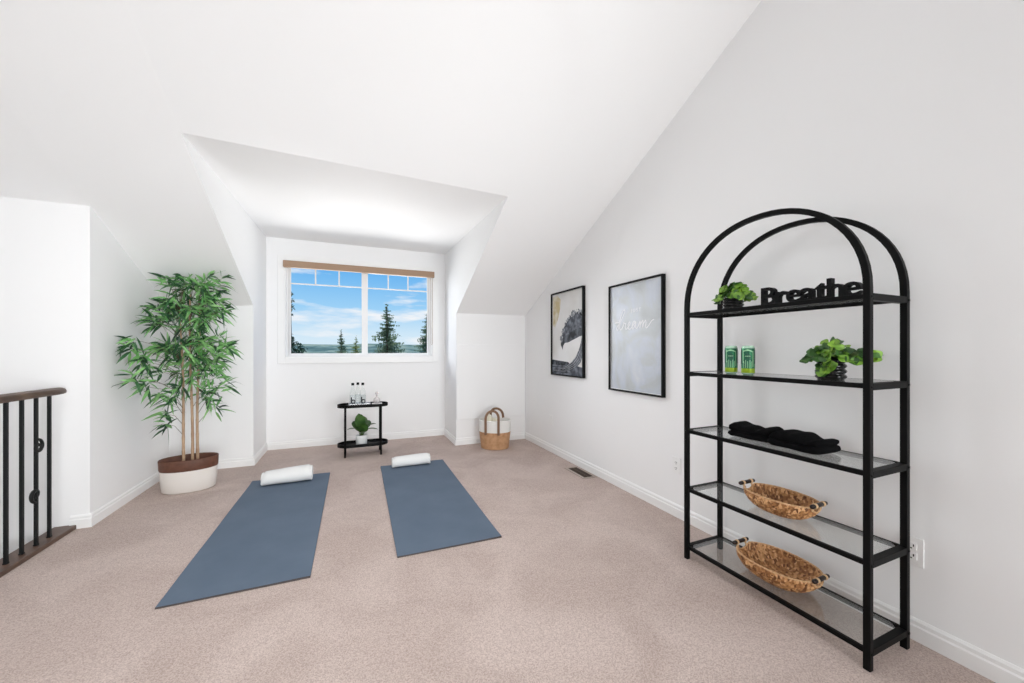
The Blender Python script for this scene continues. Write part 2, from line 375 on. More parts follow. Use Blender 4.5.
# rolled-up blind
bl = empty('roller_blind', (0.125, YW - 0.03, 2.19))
b = MB(); b.box((-0.775, YW - 0.075, 2.183), (1.025, YW - 0.017, 2.262)); o = b.build('valance', M_blind, None, bevel=0.006); o.parent = bl; o.matrix_parent_inverse = Matrix.Translation(-bl.location)
b = MB(); b.smooth = True; b.tube([(0.985, YW - 0.03, 2.18), (0.985, YW - 0.03, 1.28), (0.995, YW - 0.03, 1.26), (1.005, YW - 0.03, 1.28), (1.005, YW - 0.03, 2.18)], 0.0022, 6)
o = b.build('pull_chain', M_blind, None); o.parent = bl; o.matrix_parent_inverse = Matrix.Translation(-bl.location)
tag(bl, 'brown fabric roller blind rolled up at the top of the window', 'blind')

# wall plates
def outlet(y, z, label, name='wall_outlet', blank=False):
    e = empty(name, (XR, y, z)); b = MB(); b.box((-0.006, -0.036, -0.058), (0, 0.036, 0.058)); b.build('cover_plate', M_trim, e, bevel=0.002)
    if not blank:
        for dz in (-0.02, 0.02):
            b = MB(); b.box((-0.009, -0.017, dz - 0.014), (-0.005, 0.017, dz + 0.014)); so_ = b.build('socket', M_trim, e, bevel=0.002)
            b = MB()
            for dy in (-0.007, 0.007): b.box((-0.0095, dy - 0.0016, dz - 0.002), (-0.0088, dy + 0.0016, dz + 0.008))
            b.box((-0.0095, -0.0025, dz - 0.011), (-0.0088, 0.0025, dz - 0.006))
            b.build('slots', M_blackmatte, so_)
    tag(e, label, 'outlet')
outlet(2.055, 0.365, 'white electrical outlet low on the right wall left of the black arched shelf')
outlet(0.814, 0.362, 'white electrical outlet behind the right rear post of the black arched shelf')
outlet(3.93, 0.37, 'blank white wall plate under the wave picture above the baseboard', 'wall_plate', True)
b = MB(); b.smooth = True; b.tube([(XR, 0.908, 1.168), (XR - 0.016, 0.908, 1.170)], 0.0022, 8); b.tube([(XR - 0.016, 0.908, 1.170), (XR - 0.018, 0.908, 1.170)], 0.004, 8)
tag(b.build('wall_nail', mat('steel', (0.4, 0.4, 0.4), 0.3, metal=1.0), origin=(XR, 0.908, 1.168)), 'tiny steel nail in the right wall beside the ivy behind the shelf', 'nail')

# floor register
fv = empty('floor_vent', (2.03, 3.15, 0))
b = MB()
for x0, x1, y0, y1 in ((-0.075, -0.05, -0.175, 0.175), (0.05, 0.075, -0.175, 0.175), (-0.05, 0.05, -0.175, -0.15), (-0.05, 0.05, 0.15, 0.175)):
    b.box((x0, y0, 0.0), (x1, y1, 0.006))
b.build('frame', mat('beige_metal', (0.40, 0.33, 0.28), 0.5), fv, bevel=0.002)
b = MB(); b.box((-0.05, -0.15, 0.0), (0.05, 0.15, 0.001)); b.build('duct_opening', M_blackmatte, fv)
b = MB()
for i in range(15):
    y = -0.14 + i * 0.02; b.box((-0.05, y - 0.003, 0.001), (0.05, y + 0.003, 0.005))
b.box((-0.004, -0.15, 0.001), (0.004, 0.15, 0.0055))
b.build('louvers', mat('brown_metal', (0.07, 0.045, 0.03), 0.5), fv)
tag(fv, 'brown louvered floor vent set in the carpet near the right wall', 'vent')

# ------------------------------------------------------------------ stair railing
rl = empty('stair_railing', (-1.745, 2.4, 0))
def rel(mb, name, m, parent, **k):
    w = Vector(parent.location)
    pp = parent.parent
    while pp: w += Vector(pp.location); pp = pp.parent
    mb.v = [tuple(Vector(v) - w) for v in mb.v]
    return mb.build(name, m, parent, **k)
RX = -1.742
b = MB(); prof = [(-0.030, 0), (-0.033, 0.016), (-0.026, 0.034), (-0.010, 0.044), (0.010, 0.044), (0.026, 0.034), (0.033, 0.016), (0.030, 0)]
ys = [1.55, 3.31, 3.36, 3.385, 3.395]; sc = [1, 1, 0.94, 0.80, 0.55]
k = len(prof); vs = []
for y, s_ in zip(ys, sc): vs += [(RX + px * s_, y, 0.908 + 0.022 + (pz - 0.022) * s_) for px, pz in prof]
fs = [tuple(range(k)), tuple(range(len(vs) - 1, len(vs) - 1 - k, -1))] + [(i * k + j, i * k + (j + 1) % k, (i + 1) * k + (j + 1) % k, (i + 1) * k + j) for i in range(4) for j in range(k)]
b.add(vs, fs); rel(b, 'handrail', M_wood, rl, bevel=0.003)
b = MB(); b.box((-1.815, 1.55, 0), (-1.70, 3.459, 0.028)); rel(b, 'shoe_plate', M_wood, rl, bevel=0.004)
for i in range(14):
    y = 3.281 - 0.1063 * i
    b = MB(); s_ = 0.0075
    b.box((RX - s_, y - s_, 0.028), (RX + s_, y + s_, 0.912)); b.box((RX - 0.0095, y - 0.0095, 0.028), (RX + 0.0095, y + 0.0095, 0.036))
    bo = rel(b, 'baluster', M_iron, rl, bevel=0.0015)
    if i % 4 == 1:
        for z0, sg in ((0.625, 1), (0.318, -1)):
            b = MB(); b.smooth = True
            pts = []; rs = []
            # C scroll: a thick comma curling beside the bar in the Y-Z plane
            for q in range(44):
                t = q / 43; ang = 0.62 * pi - t * 2.7 * pi; rad = 0.041 * (1 - 0.78 * t)
                pts.append((RX + 0.003, y + sg * (0.010 + rad * cos(ang) * 0.95), z0 + sg * (-0.010 + rad * sin(ang) * 1.05)))
                rs.append(0.0040 + 0.0058 * sin(pi * min(1, t * 1.15 + 0.12)) ** 1.2)
            pts.insert(0, (RX, y, z0 + sg * 0.052)); rs.insert(0, 0.0035)
            b.tube(pts, 0, 8, rs=rs)
            rel(b, 'scroll', M_iron, bo)
tag(rl, 'stair railing with brown wood handrail and black iron balusters at left', 'railing')

# ------------------------------------------------------------------ arched shelf
SH = empty('arched_shelf', (1.898, 1.209, 0), radians(0.6))
SL, SD = 0.824, 0.268      # along local y, across local x (front = -x)
PW = 0.023
LEV = [0.078, 0.405, 0.738, 1.066, 1.402]
for sx in (-1, 1):
    x = sx * SD / 2; pts = [(x, SL / 2, 0), (x, SL / 2, 1.0), (x, SL / 2, 1.42)]
    for q in range(1, 33):
        a = pi * q / 33; pts.append((x, SL / 2 * math.copysign(abs(cos(a)) ** 0.94, cos(a)), 1.42 + 0.398 * sin(a) ** 0.94))
    pts += [(x, -SL / 2, 1.42), (x, -SL / 2, 1.0), (x, -SL / 2, 0)]
    b = MB(); b.tube(pts, 0, flat=(0.023, PW), up=(1, 0, 0))
    tag(b.build('arch_frame', M_black, SH, bevel=0.002), 'front arch with its two posts' if sx < 0 else 'rear arch with its two posts near the wall')
for z in LEV:
    hx, hy = SD / 2, SL / 2 - PW / 2
    b = MB()
    for sx in (-1, 1):
        xx = sx * hx; b.box((xx - 0.0075, -hy, z - 0.020), (xx + 0.0075, hy, z - 0.001))
    for sy in (-1, 1):
        y0, y1 = sorted((sy * (SL / 2 - 0.016), sy * (SL / 2 + 0.011))); b.box((-hx + 0.0117, y0, z - 0.026), (hx - 0.0117, y1, z))
    b.build('shelf_frame', M_black, SH, bevel=0.0015)
    b = MB(); c = 0.022; x0 = hx - 0.0080; y0 = SL / 2 - 0.0165
    poly = [(-x0 + c, -y0), (x0 - c, -y0), (x0, -y0 + c), (x0, y0 - c), (x0 - c, y0), (-x0 + c, y0), (-x0, y0 - c), (-x0, -y0 + c)]
    b.prism(poly, 0.005, lambda u, v, w, z=z: (u, v, z - 0.006 + w))
    b.build('glass_shelf', M_shelfglass, SH)
for sx in (-1, 1):
    for sy in (-1, 1):
        for z in LEV: b = MB(); b.box((sx * SD / 2 - 0.004, sy * (SL / 2 + 0.0115), z - 0.018), (sx * SD / 2 + 0.004, sy * (SL / 2 + 0.0145), z - 0.010)); b.build('bolt_head', M_black, SH)
tag(SH, 'tall black metal arched shelf unit with five glass shelves by the right wall', 'shelf')

# ------------------------------------------------------------------ leaves
def leaf(mb, base, direction, L, W, droop=0.3, n=4, up=Vector((0, 0, 1)), fold=0.15, blunt=0.0, clamp=None):
    """lanceolate (blunt=0) or rounded (blunt=1) folded leaf"""
    d = Vector(direction).normalized(); base = Vector(base)
    s = d.cross(up)
    if s.length < 0.05: s = Vector((1, 0, 0))
    s.normalize(); nn = s.cross(d).normalized()
    vs = []; fs = []
    for i in range(n + 1):
        t = i / n
        c = base + d * (L * t) - Vector((0, 0, 1)) * (droop * L * t * t)
        w = W / 2 * (sin(pi * min(1.0, t ** 0.8)) * (1 - blunt) + blunt * math.sqrt(max(0, 1 - (2 * t - 1) ** 2)))
        if i == 0: w = W * 0.04
        if i == n: w = 0.0002
        up_ = nn * (w * fold * 2)
        for p in (c - s * w + up_, c, c + s * w + up_):
            p = Vector(p)
            if clamp: p = clamp(p)
            vs.append(p)
    for i in range(n):
        a = i * 3; fs += [(a, a + 1, a + 4, a + 3), (a + 1, a + 2, a + 5, a + 4)]
    mb.add(vs, fs)

# ------------------------------------------------------------------ bamboo
random.seed(11)
BX, BY = -1.295, 4.06
bam = empty('bamboo_plant', (BX, BY, 0))
PR = radians(10)
def ell(mb, prof, n=48): mb.lathe(prof, (0, 0, 0), n, 1.0, 0.64, PR, cap=False)
b = MB(); b.smooth = True; ell(b, [(0.0001, 0.0), (0.165, 0.0), (0.179, 0.012), (0.189, 0.10), (0.192, 0.185)]); pot = b.build('planter', M_pot, bam)
b = MB(); b.smooth = True; ell(b, [(0.1925, 0.183), (0.197, 0.190), (0.201, 0.270), (0.197, 0.276), (0.191, 0.270), (0.186, 0.19), (0.178, 0.185)]); tag(b.build('planter_rim', M_brownrim, bam), 'brown rim band')
b = MB(); ell(b, [(0.187, 0.215), (0.0001, 0.222)]); b.build('soil', M_soil, bam)
def clampB(p):
    p.x = max(p.x, XL + 0.03 - BX); zmax = zc(min(p.y + BY, YK)) - 0.085
    p.y = min(p.y, YK - 0.03 - BY)
    if p.z > zmax: p.z = zmax - 0.01
    return p
canes = [((-0.025, -0.015), (-0.060, -0.02), 1.52), ((0.015, 0.0), (0.0, 0.03), 1.66), ((0.058, 0.012), (0.065, -0.01), 1.60)]
for (bx, by), (tx, ty), h in canes:
    b = MB(); b.smooth = True; pts = []; rs = []
    for i in range(23):
        t = i / 22; z = 0.216 + (h - 0.216) * t; r = 0.0115 * (1 - 0.45 * t)
        x = bx + (tx - bx) * t + 0.008 * sin(t * 5 + bx * 60); y = by + (ty - by) * t
        pts += [(x, y, z), (x, y, z + 0.006)] ; rs += [r * (1.12 if i % 2 == 0 else 0.97), r * (1.0)]
    b.tube(pts, 0, 10, rs=rs); b.build('cane', M_cane, bam)
# twigs and whorls, world positions around the crown
whorls = []
for i in range(84):
    z = random.uniform(1.08, 1.80); r = 0.27 * (1 - 0.25 * abs(z - 1.5) / 0.4); a = random.uniform(0, 2 * pi); q = math.sqrt(random.random())
    whorls.append((r * q * cos(a) + 0.01 + 0.03 * (z - 1.4), 0.75 * r * q * sin(a) - 0.02, z))
whorls += [(-0.22, -0.36, 1.27), (-0.26, -0.30, 1.20), (-0.20, -0.30, 1.13), (-0.22, -0.22, 1.08), (-0.22, -0.34, 0.98), (-0.18, -0.26, 0.95), (-0.20, -0.2, 0.90), (-0.16, -0.3, 1.10), (-0.12, -0.2, 1.02),
           (0.26, -0.05, 1.24), (0.29, -0.10, 1.22), (0.20, -0.06, 0.95), (0.26, -0.04, 0.90), (0.24, -0.12, 0.85), (0.16, -0.05, 0.76), (0.18, 0.05, 0.68), (0.10, -0.05, 1.12), (0.16, -0.08, 1.06),
           (-0.12, -0.08, 0.66), (-0.08, -0.12, 0.75), (-0.14, -0.03, 0.57), (-0.03, -0.1, 0.88), (0.04, -0.1, 0.93), (0.12, -0.06, 0.86), (-0.08, 0.03, 1.0), (0.07, -0.05, 1.05), (0.0, 0.08, 0.98), (0.14, 0.06, 1.04), (-0.14, -0.12, 0.82), (0.08, 0.06, 0.78), (0.14, -0.1, 0.96), (-0.06, -0.14, 0.80)]
bt = MB(); bt.smooth = True
bf = MB(); bf.smooth = True
for (wx, wy, wz) in whorls:
    ci = min(range(3), key=lambda c: abs(canes[c][0][0] - wx * 0.4)); (bx, by), (tx, ty), h = canes[ci]
    z0 = min(h, wz - 0.08 - 0.2 * math.hypot(wx, wy)); z0 = max(z0, 0.34); t = (z0 - 0.216) / (h - 0.216); st = Vector((bx + (tx - bx) * t, by + (ty - by) * t, z0)); en = Vector((wx, wy, wz))
    mid = st.lerp(en, 0.55) + Vector((0, 0, 0.03)); bt.tube([clampB(st), clampB(mid), clampB(Vector(en))], 0, 5, rs=[0.0022, 0.0017, 0.0012])
    out = Vector((wx, wy, 0)); out = out.normalized() if out.length > 0.02 else Vector((0, 0, 0))
    for k in range(random.randint(10, 14)):
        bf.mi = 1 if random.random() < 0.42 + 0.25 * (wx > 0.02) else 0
        a = random.uniform(0, 2 * pi); el = random.uniform(-0.9, 1.15)
        d = Vector((cos(a) * cos(el), sin(a) * cos(el), sin(el))) + out * 0.55
        L_ = random.uniform(0.08, 0.15)
        off = Vector((random.uniform(-.018, .018), random.uniform(-.018, .018), random.uniform(-.03, .03)))
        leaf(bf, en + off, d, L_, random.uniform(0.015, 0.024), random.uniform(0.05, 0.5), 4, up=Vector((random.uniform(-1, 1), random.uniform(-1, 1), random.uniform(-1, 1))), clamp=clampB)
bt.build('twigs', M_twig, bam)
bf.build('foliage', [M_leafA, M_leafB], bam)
tag(bam, 'tall bamboo plant with green leaves in cream oval planter with brown rim', 'plant')

# ------------------------------------------------------------------ yoga mats and towels
def yoga_mat(cx, cy, L, W, rz, label):
    e = empty('yoga_mat', (cx, cy, 0), rz); b = MB(); t = 0.008; nx, ny = 8, 26
    vs = []; rnd = random.Random(int(cx * 100))
    ph = rnd.uniform(0, 6)
    def h(u, v): return t + 0.0015 * sin(u * 4 + ph) * sin(v * 7 + ph) + (0.004 * max(0, (abs(v) - 0.9) / 0.1) * (0.5 + 0.5 * sin(u * 3 + ph)))
    top = [[(W / 2 * (2 * i / nx - 1), L / 2 * (2 * j / ny - 1), h(2 * i / nx - 1, 2 * j / ny - 1)) for i in range(nx + 1)] for j in range(ny + 1)]
    idx = lambda j, i: j * (nx + 1) + i
    b.smooth = True; b.add([p for r in top for p in r], [(idx(j, i), idx(j, i + 1), idx(j + 1, i + 1), idx(j + 1, i)) for j in range(ny) for i in range(nx)])
    b.build('mat_top', M_mat, e)
    b = MB(); ring = [top[0][i] for i in range(nx + 1)] + [top[j][nx] for j in range(1, ny + 1)] + [top[ny][i] for i in range(nx - 1, -1, -1)] + [top[j][0] for j in range(ny - 1, 0, -1)]
    n = len(ring); b.add([(x, y, z - 0.0002) for x, y, z in ring] + [(x, y, 0.0005) for x, y, z in ring], [(i, (i + 1) % n, n + (i + 1) % n, n + i) for i in range(n)] + [tuple(range(2 * n - 1, n - 1, -1))])
    b.build('mat_underside', M_matedge, e)
    tag(e, label, 'yoga mat')
yoga_mat(-0.524, 3.147, 1.82, 0.632, 0.0, 'blue-grey yoga mat on the carpet in front of the bamboo plant, left of two')
yoga_mat(0.560, 3.163, 1.82, 0.635, -0.012, 'blue-grey yoga mat on the carpet in front of the black side table, right of two')
def rolled_towel(name, cx, cy, z, L, r0, r1, rz, m, label, group=None):
    e = empty(name, (cx, cy, z), rz); b = MB(); b.smooth = True; n = 32; k = 16; vs = []; fs = []
    rnd = random.Random(int(cx * 77)); ph = rnd.uniform(0, 6)
    for i in range(k + 1):
        t = i / k; x = L * (t - 0.5); r = r0 + (r1 - r0) * t
        e_ = min(t, 1 - t) * k
        if e_ < 1.0: r *= 0.80 if e_ == 0 else 1
        elif e_ < 2: r *= 0.985
        for j in range(n):
            a = 2 * pi * j / n; rr = r * (1 + 0.025 * sin(3 * a + ph + t * 2) + 0.014 * sin(9 * t + 2 * a))
            y, zz = rr * 1.18 * cos(a), r * 0.93 + rr * 0.93 * sin(a)
            vs.append((x + 0.003 * sin(5 * a), y, max(0.001, zz)))
    for i in range(k):
        for j in range(n): fs.append((i * n + j, i * n + (j + 1) % n, (i + 1) * n + (j + 1) % n, (i + 1) * n + j))
    b.add(vs, fs); b.build('towel_roll', m, e)
    for sgn, r in ((-1, r0), (1, r1)):      # spiral ends
        b = MB(); b.smooth = True; pts = []
        for q in range(60):
            t = q / 59; rad = r * 0.92 * (1 - 0.93 * t); a = -2.5 + t * 2 * pi * 2.6
            pts.append((sgn * (L / 2 - 0.004), rad * 1.12 * cos(a), r * 0.93 + rad * 0.93 * sin(a)))
        b.tube(pts, 0.0085, 8); b.box((sgn * (L / 2 - 0.014) - 0.002, -r * 0.7, r * 0.3), (sgn * (L / 2 - 0.014) + 0.002, r * 0.7, r * 1.55))
        b.build('spiral_end', m, e)
    b = MB(); b.smooth = True
    vs = [];
    for i in range(k + 1):
        t = i / k; r = (r0 + (r1 - r0) * t) * 1.015; x = (L - 0.01) * (t - 0.5)
        for a in (0.55, 0.45, 0.32): vs.append((x, r * 1.19 * cos(a + 0.02 * sin(t * 14)) * (1.012 if a == 0.45 else 0.99), r * 0.93 + r * 0.94 * sin(a + 0.02 * sin(t * 14)) + (0.004 if a == 0.45 else 0)))
    b.add(vs, [(i * 3 + j, i * 3 + j + 1, i * 3 + 3 + j + 1, i * 3 + 3 + j) for i in range(k) for j in range(2)])
    b.build('loose_edge', m, e)
    tag(e, label, 'towel', group); return e
rolled_towel('rolled_towel', -0.542, 3.90, 0.0115, 0.385, 0.062, 0.074, 0.02, M_towel, 'rolled white towel on the far end of the left yoga mat')
rolled_towel('rolled_towel', 0.545, 3.99, 0.0115, 0.37, 0.054, 0.058, 0.0, M_towel, 'rolled white towel on the far end of the right yoga mat')

# ------------------------------------------------------------------ side table
TX, TY = 0.108, 4.68
tb = empty('side_table', (TX - 0.006, TY, 0))
def stadium(L, W, n=14):
    r = W / 2; h = L / 2 - r
    return [(h + r * cos(a), r * sin(a)) for a in [(-pi / 2 + pi * i / n) for i in range(n + 1)]] + [(-h + r * cos(a), r * sin(a)) for a in [(pi / 2 + pi * i / n) for i in range(n + 1)]]
for z in (0.105, 0.545):
    P = stadium(0.54, 0.235); Q = stadium(0.528, 0.223); n = len(P)
    b = MB(); vs = [(x, y, z) for x, y in P] + [(x, y, z + 0.033) for x, y in P] + [(x, y, z + 0.033) for x, y in Q] + [(x, y, z + 0.008) for x, y in Q]
    fs = [tuple(range(n - 1, -1, -1)), tuple(range(3 * n, 4 * n))]
    for k_ in range(3): fs += [(k_ * n + i, k_ * n + (i + 1) % n, (k_ + 1) * n + (i + 1) % n, (k_ + 1) * n + i) for i in range(n)]
    b.add(vs, fs); b.build('tray', M_black, tb)
for sx in (-1, 1):
    for sy in (-1, 1):
        b = MB(); b.smooth = True; b.tube([(sx * 0.188, sy * 0.107, 0.0), (sx * 0.188, sy * 0.107, 0.572)], 0.0105, 10); b.build('leg', M_black, tb)
tag(tb, 'small black oval two-tier side table against the wall under the window', 'table')

def bottle(x, y, label, logo=True):
    e = empty('water_bottle', (x, y, 0.5585)); b = MB(); b.smooth = True
    b.lathe([(0.0001, 0.001), (0.030, 0.001), (0.033, 0.006), (0.033, 0.13), (0.030, 0.155), (0.016, 0.195), (0.0135, 0.215), (0.0135, 0.238)], n=20)
    b.build('glass_body', M_glass, e)
    b = MB(); b.smooth = True; b.lathe([(0.0142, 0.232), (0.0150, 0.234), (0.0150, 0.256), (0.013, 0.259), (0.0001, 0.259)], n=16); b.build('cap', M_blackmatte, e)
    b = MB(); b.smooth = True; b.lathe([(0.0001, 0.003), (0.0305, 0.004), (0.0305, 0.12), (0.0001, 0.121)], n=20); b.build('water', glass_mat('water', (0.95, 0.97, 0.98), 0.4, haze=0.08), e)
    if logo:      # the dark round b on the front of the bottle
        b = MB(); R0 = 0.0337
        def arcpt(s_, z): a = -pi / 2 + s_ / R0 + 0.1; return (R0 * cos(a), R0 * sin(a), z)
        def strip(pts, w):
            vs = []
            for i, (s_, z) in enumerate(pts):
                if i < len(pts) - 1: dx, dz = pts[i + 1][0] - s_, pts[i + 1][1] - z
                else: dx, dz = s_ - pts[i - 1][0], z - pts[i - 1][1]
                l = math.hypot(dx, dz); nx, nz = -dz / l * w / 2, dx / l * w / 2
                for q in (-1, 1):
                    for rr in (0, 1):
                        p = Vector(arcpt(s_ + q * nx, z + q * nz)); p.x *= 1 + 0.02 * rr; p.y *= 1 + 0.02 * rr; vs.append(p)
            fs = []
            for i in range(len(pts) - 1):
                a = i * 4; fs += [(a, a + 2, a + 6, a + 4), (a + 1, a + 5, a + 7, a + 3), (a, a + 4, a + 5, a + 1), (a + 2, a + 3, a + 7, a + 6)]
            b.add(vs, fs)
        strip([(-0.017, 0.102), (-0.017, 0.034)], 0.013)
        strip([(0.002 + 0.019 * cos(t), 0.050 + 0.020 * sin(t)) for t in [2 * pi * i / 18 for i in range(19)]], 0.013)
        b.build('logo', mat('dark_ink', (0.01, 0.012, 0.02), 0.5), e)
    tag(e, label, 'bottle', 'water bottles on the side table')
# tray under the bottles
b = MB(); b.box((-0.115, -0.07, 0.0), (0.115, 0.07, 0.004))
for x0, x1, y0, y1 in ((-0.115, -0.111, -0.07, 0.07), (0.111, 0.115, -0.07, 0.07), (-0.111, 0.111, -0.07, -0.066), (-0.111, 0.111, 0.066, 0.07)): b.box((x0, y0, 0.004), (x1, y1, 0.03))
o = b.build('mirror_tray', M_silver, bevel=0.001); o.location = (TX - 0.045, TY, 0.5535); tag(o, 'small rectangular silver tray under the water bottles on the side table', 'tray')
bottle(-0.008, 4.655, 'clear glass bottle with black cap, leftmost of three on the side table')
bottle(0.046, 4.708, 'clear glass bottle with black cap standing behind between the two others', False)
bottle(0.098, 4.655, 'clear glass bottle with black cap, rightmost of three, next to the decanter')
M_pink = glass_mat('pink_glass', (0.90, 0.84, 0.83), 0.9, haze=0.35)
bk = MB(); bk.box((-0.055, -0.05, 0), (0.055, 0.05, 0.018)); o = bk.build('white_coaster', mat('white_stone', (0.8, 0.78, 0.76), 0.5), bevel=0.002)
o.location = (0.252, 4.67, 0.5545); tag(o, 'flat white block under the round decanter on the side table', 'coaster')
de = empty('decanter', (0.248, 4.665, 0.5735))
b = MB(); b.smooth = True; b.lathe([(0.0001, 0.001), (0.022, 0.001), (0.034, 0.012), (0.038, 0.034), (0.033, 0.056), (0.018, 0.068), (0.010, 0.076), (0.010, 0.092), (0.014, 0.095)], n=24); b.build('glass_body', M_pink, de)
b = MB(); b.smooth = True; b.lathe([(0.0001, 0.086), (0.008, 0.088), (0.009, 0.098), (0.016, 0.106), (0.018, 0.118), (0.013, 0.131), (0.0001, 0.135)], n=18); b.build('stopper', M_pink, de)
tag(de, 'small round glass decanter with ball stopper on the right of the side table', 'decanter')

# broadleaf plant on the lower tray
fp = empty('potted_plant', (0.085, 4.655, 0.1135))
b = MB(); b.smooth = True; b.lathe([(0.0001, 0.0), (0.052, 0.0), (0.058, 0.008), (0.063, 0.085), (0.063, 0.112), (0.060, 0.114), (0.057, 0.110), (0.055, 0.095)], n=28); b.build('pot', M_whitepot, fp)
b = MB(); b.lathe([(0.0560, 0.096), (0.0001, 0.100)], n=20); b.build('soil', M_soil, fp)
bs = MB(); bs.smooth = True; bl_ = MB(); bl_.smooth = True
LV = [((-0.15, -0.25, 1.0), 0.21, 0.115, 0.16, 0.05), ((0.25, -0.55, 0.72), 0.15, 0.10, 0.10, 0.05), ((-0.30, -0.6, 0.6), 0.14, 0.095, 0.08, 0.05), ((0.95, -0.1, 0.62), 0.17, 0.085, 0.16, 0.3), ((-1.0, -0.1, 0.45), 0.15, 0.07, 0.13, 0.35),
      ((1.0, -0.25, 0.22), 0.16, 0.075, 0.12, 0.2), ((0.15, 0.4, 1.0), 0.17, 0.10, 0.15, 0.1), ((-0.5, 0.3, 0.8), 0.16, 0.09, 0.13, 0.2), ((0.55, 0.3, 0.85), 0.15, 0.09, 0.14, 0.2), ((0.05, -0.9, 0.35), 0.12, 0.085, 0.07, 0.25)]
for d, L_, W_, h0, dr in LV:
    d = Vector(d).normalized(); st = Vector((d.x * 0.015, d.y * 0.015, 0.10)); en = Vector((d.x * 0.035, d.y * 0.035, 0.10 + h0 * 0.55))
    bs.tube([st, en], 0.003, 6); leaf(bl_, en, d, L_ * 0.92, W_, dr, 8, up=Vector((0.05, -1, 0.5)) if abs(d.z) > 0.7 else Vector((0, 0, 1)), fold=0.12, blunt=0.75)
bs.build('stems', M_stem, fp); o = bl_.build('foliage', M_broad, fp)
tag(fp, 'broad-leaved green plant in white pot on the lower tier of the side table', 'plant')

# ------------------------------------------------------------------ rope basket bag
bg = empty('rope_basket', (1.592, 4.36, 0), radians(-32))
def ropeprof(z0, z1, r0, r1, n):
    P = []
    for i in range(n):
        for q in range(4):
            t = (i + q / 4) / n; P.append((r0 + (r1 - r0) * t + 0.004 * abs(sin(pi * q / 4)), z0 + (z1 - z0) * t))
    P.append((r1, z1)); return P
b = MB(); b.smooth = True; b.lathe([(0.0001, 0.0), (0.155, 0.0)] + ropeprof(0.004, 0.205, 0.166, 0.190, 11) + [(0.182, 0.2), (0.158, 0.014), (0.0001, 0.012)], n=40, sy=0.80, cap=False); b.build('lower_body', M_tanrope, bg)
b = MB(); b.smooth = True; b.lathe(ropeprof(0.205, 0.345, 0.190, 0.194, 8) + [(0.188, 0.349), (0.182, 0.343), (0.181, 0.205)], n=40, sy=0.80, cap=False); tag(b.build('upper_body', M_whiterope, bg), 'white upper half')
for sy in (-1, 1):
    b = MB(); pts = []
    yy = sy * 0.80 * 0.200
    for q in range(17):
        a = pi * q / 16; pts.append((0.078 * cos(a), (yy if sy < 0 else yy * 0.72) - (sy * 0.03 * sin(a)), 0.38 + 0.085 * sin(a)))
    pts = [(0.078, yy * 1.0, 0.185 if sy < 0 else 0.26), (0.078, yy * 1.0, 0.30)] + pts[0:] + [(-0.078, yy * 1.0, 0.30), (-0.078, yy * 1.0, 0.185 if sy < 0 else 0.26)]
    b.smooth = False; b.tube(pts, 0, flat=(0.007, 0.028), up=(0, 1, 0)); b.build('handle', M_strap, bg)
tag(bg, 'white and tan rope basket with two leather handles on the carpet by the right corner', 'basket')
b = MB(); b.smooth = True; b.tube([(1.50, 4.33, 0.10), (1.500, 4.33, 0.30), (1.505, 4.335, 0.398), (1.51, 4.338, 0.412)], 0, 16, rs=[0.035, 0.04, 0.04, 0.026]); b.tube([(1.58, 4.40, 0.08), (1.60, 4.41, 0.30), (1.61, 4.41, 0.345)], 0, 16, rs=[0.04, 0.05, 0.03])
tag(b.build('folded_blanket', M_cream, origin=(1.52, 4.35, 0.1)), 'cream blanket rolled up inside the white and tan rope basket', 'blanket')

# ------------------------------------------------------------------ pictures
def picture(name, yc, zc_, W, H, label):
    e = empty(name, (XR, yc, zc_)); b = MB(); t = 0.032; w = 0.014
    b.box((-t, -W / 2, -H / 2), (0, -W / 2 + w, H / 2)); b.box((-t, W / 2 - w, -H / 2), (0, W / 2, H / 2))
    b.box((-t, -W / 2 + w, -H / 2), (0, W / 2 - w, -H / 2 + w)); b.box((-t, -W / 2 + w, H / 2 - w), (0, W / 2 - w, H / 2))
    b.build('frame', M_blackmatte, e, bevel=0.001)
    tag(e, label, 'picture'); return e, W - 2 * w, H - 2 * w
p1, w1, h1 = picture('wave_picture', 3.548, 1.370, 0.665, 0.925, 'black-framed picture of a curling grey wave on the right wall')
M_paper = mat('print_cream', (0.68, 0.67, 0.65), 0.4, spec=0.08, noise=(3, 3, 0.35, 0.6), col2=(0.76, 0.76, 0.76))
M_gold = mat('print_gold', (0.56, 0.47, 0.28), 0.5, spec=0.08, noise=(14, 4, 0.4, 0.6), col2=(0.70, 0.66, 0.55))
M_g1 = mat('print_dark_grey', (0.022, 0.025, 0.030), 0.45, spec=0.08, noise=(16, 5, 0.4, 0.65), col2=(0.13, 0.145, 0.17))
M_g2 = mat('print_mid_grey', (0.055, 0.06, 0.075), 0.45, spec=0.08, noise=(18, 5, 0.38, 0.62), col2=(0.20, 0.22, 0.26))
M_g3 = mat('print_foam', (0.46, 0.47, 0.49), 0.5, spec=0.08, noise=(50, 4, 0.45, 0.55), col2=(0.22, 0.23, 0.25))
b = MB()
def prt(s_, t, d): return (-0.016 - d, w1 / 2 - s_ * w1, -h1 / 2 + t * h1)
def shape(pts, d, mi, den=1):
    b.mi = mi; b.quad(*[prt(s_, t, d) for s_, t in pts])
shape([(0, 0), (1, 0), (1, 1), (0, 1)], 0, 0)
shape([(0.02, 0.62), (0.10, 0.58), (0.20, 0.68), (0.27, 0.80), (0.30, 0.92), (0.18, 0.98), (0.02, 0.97)], 0.0006, 1)
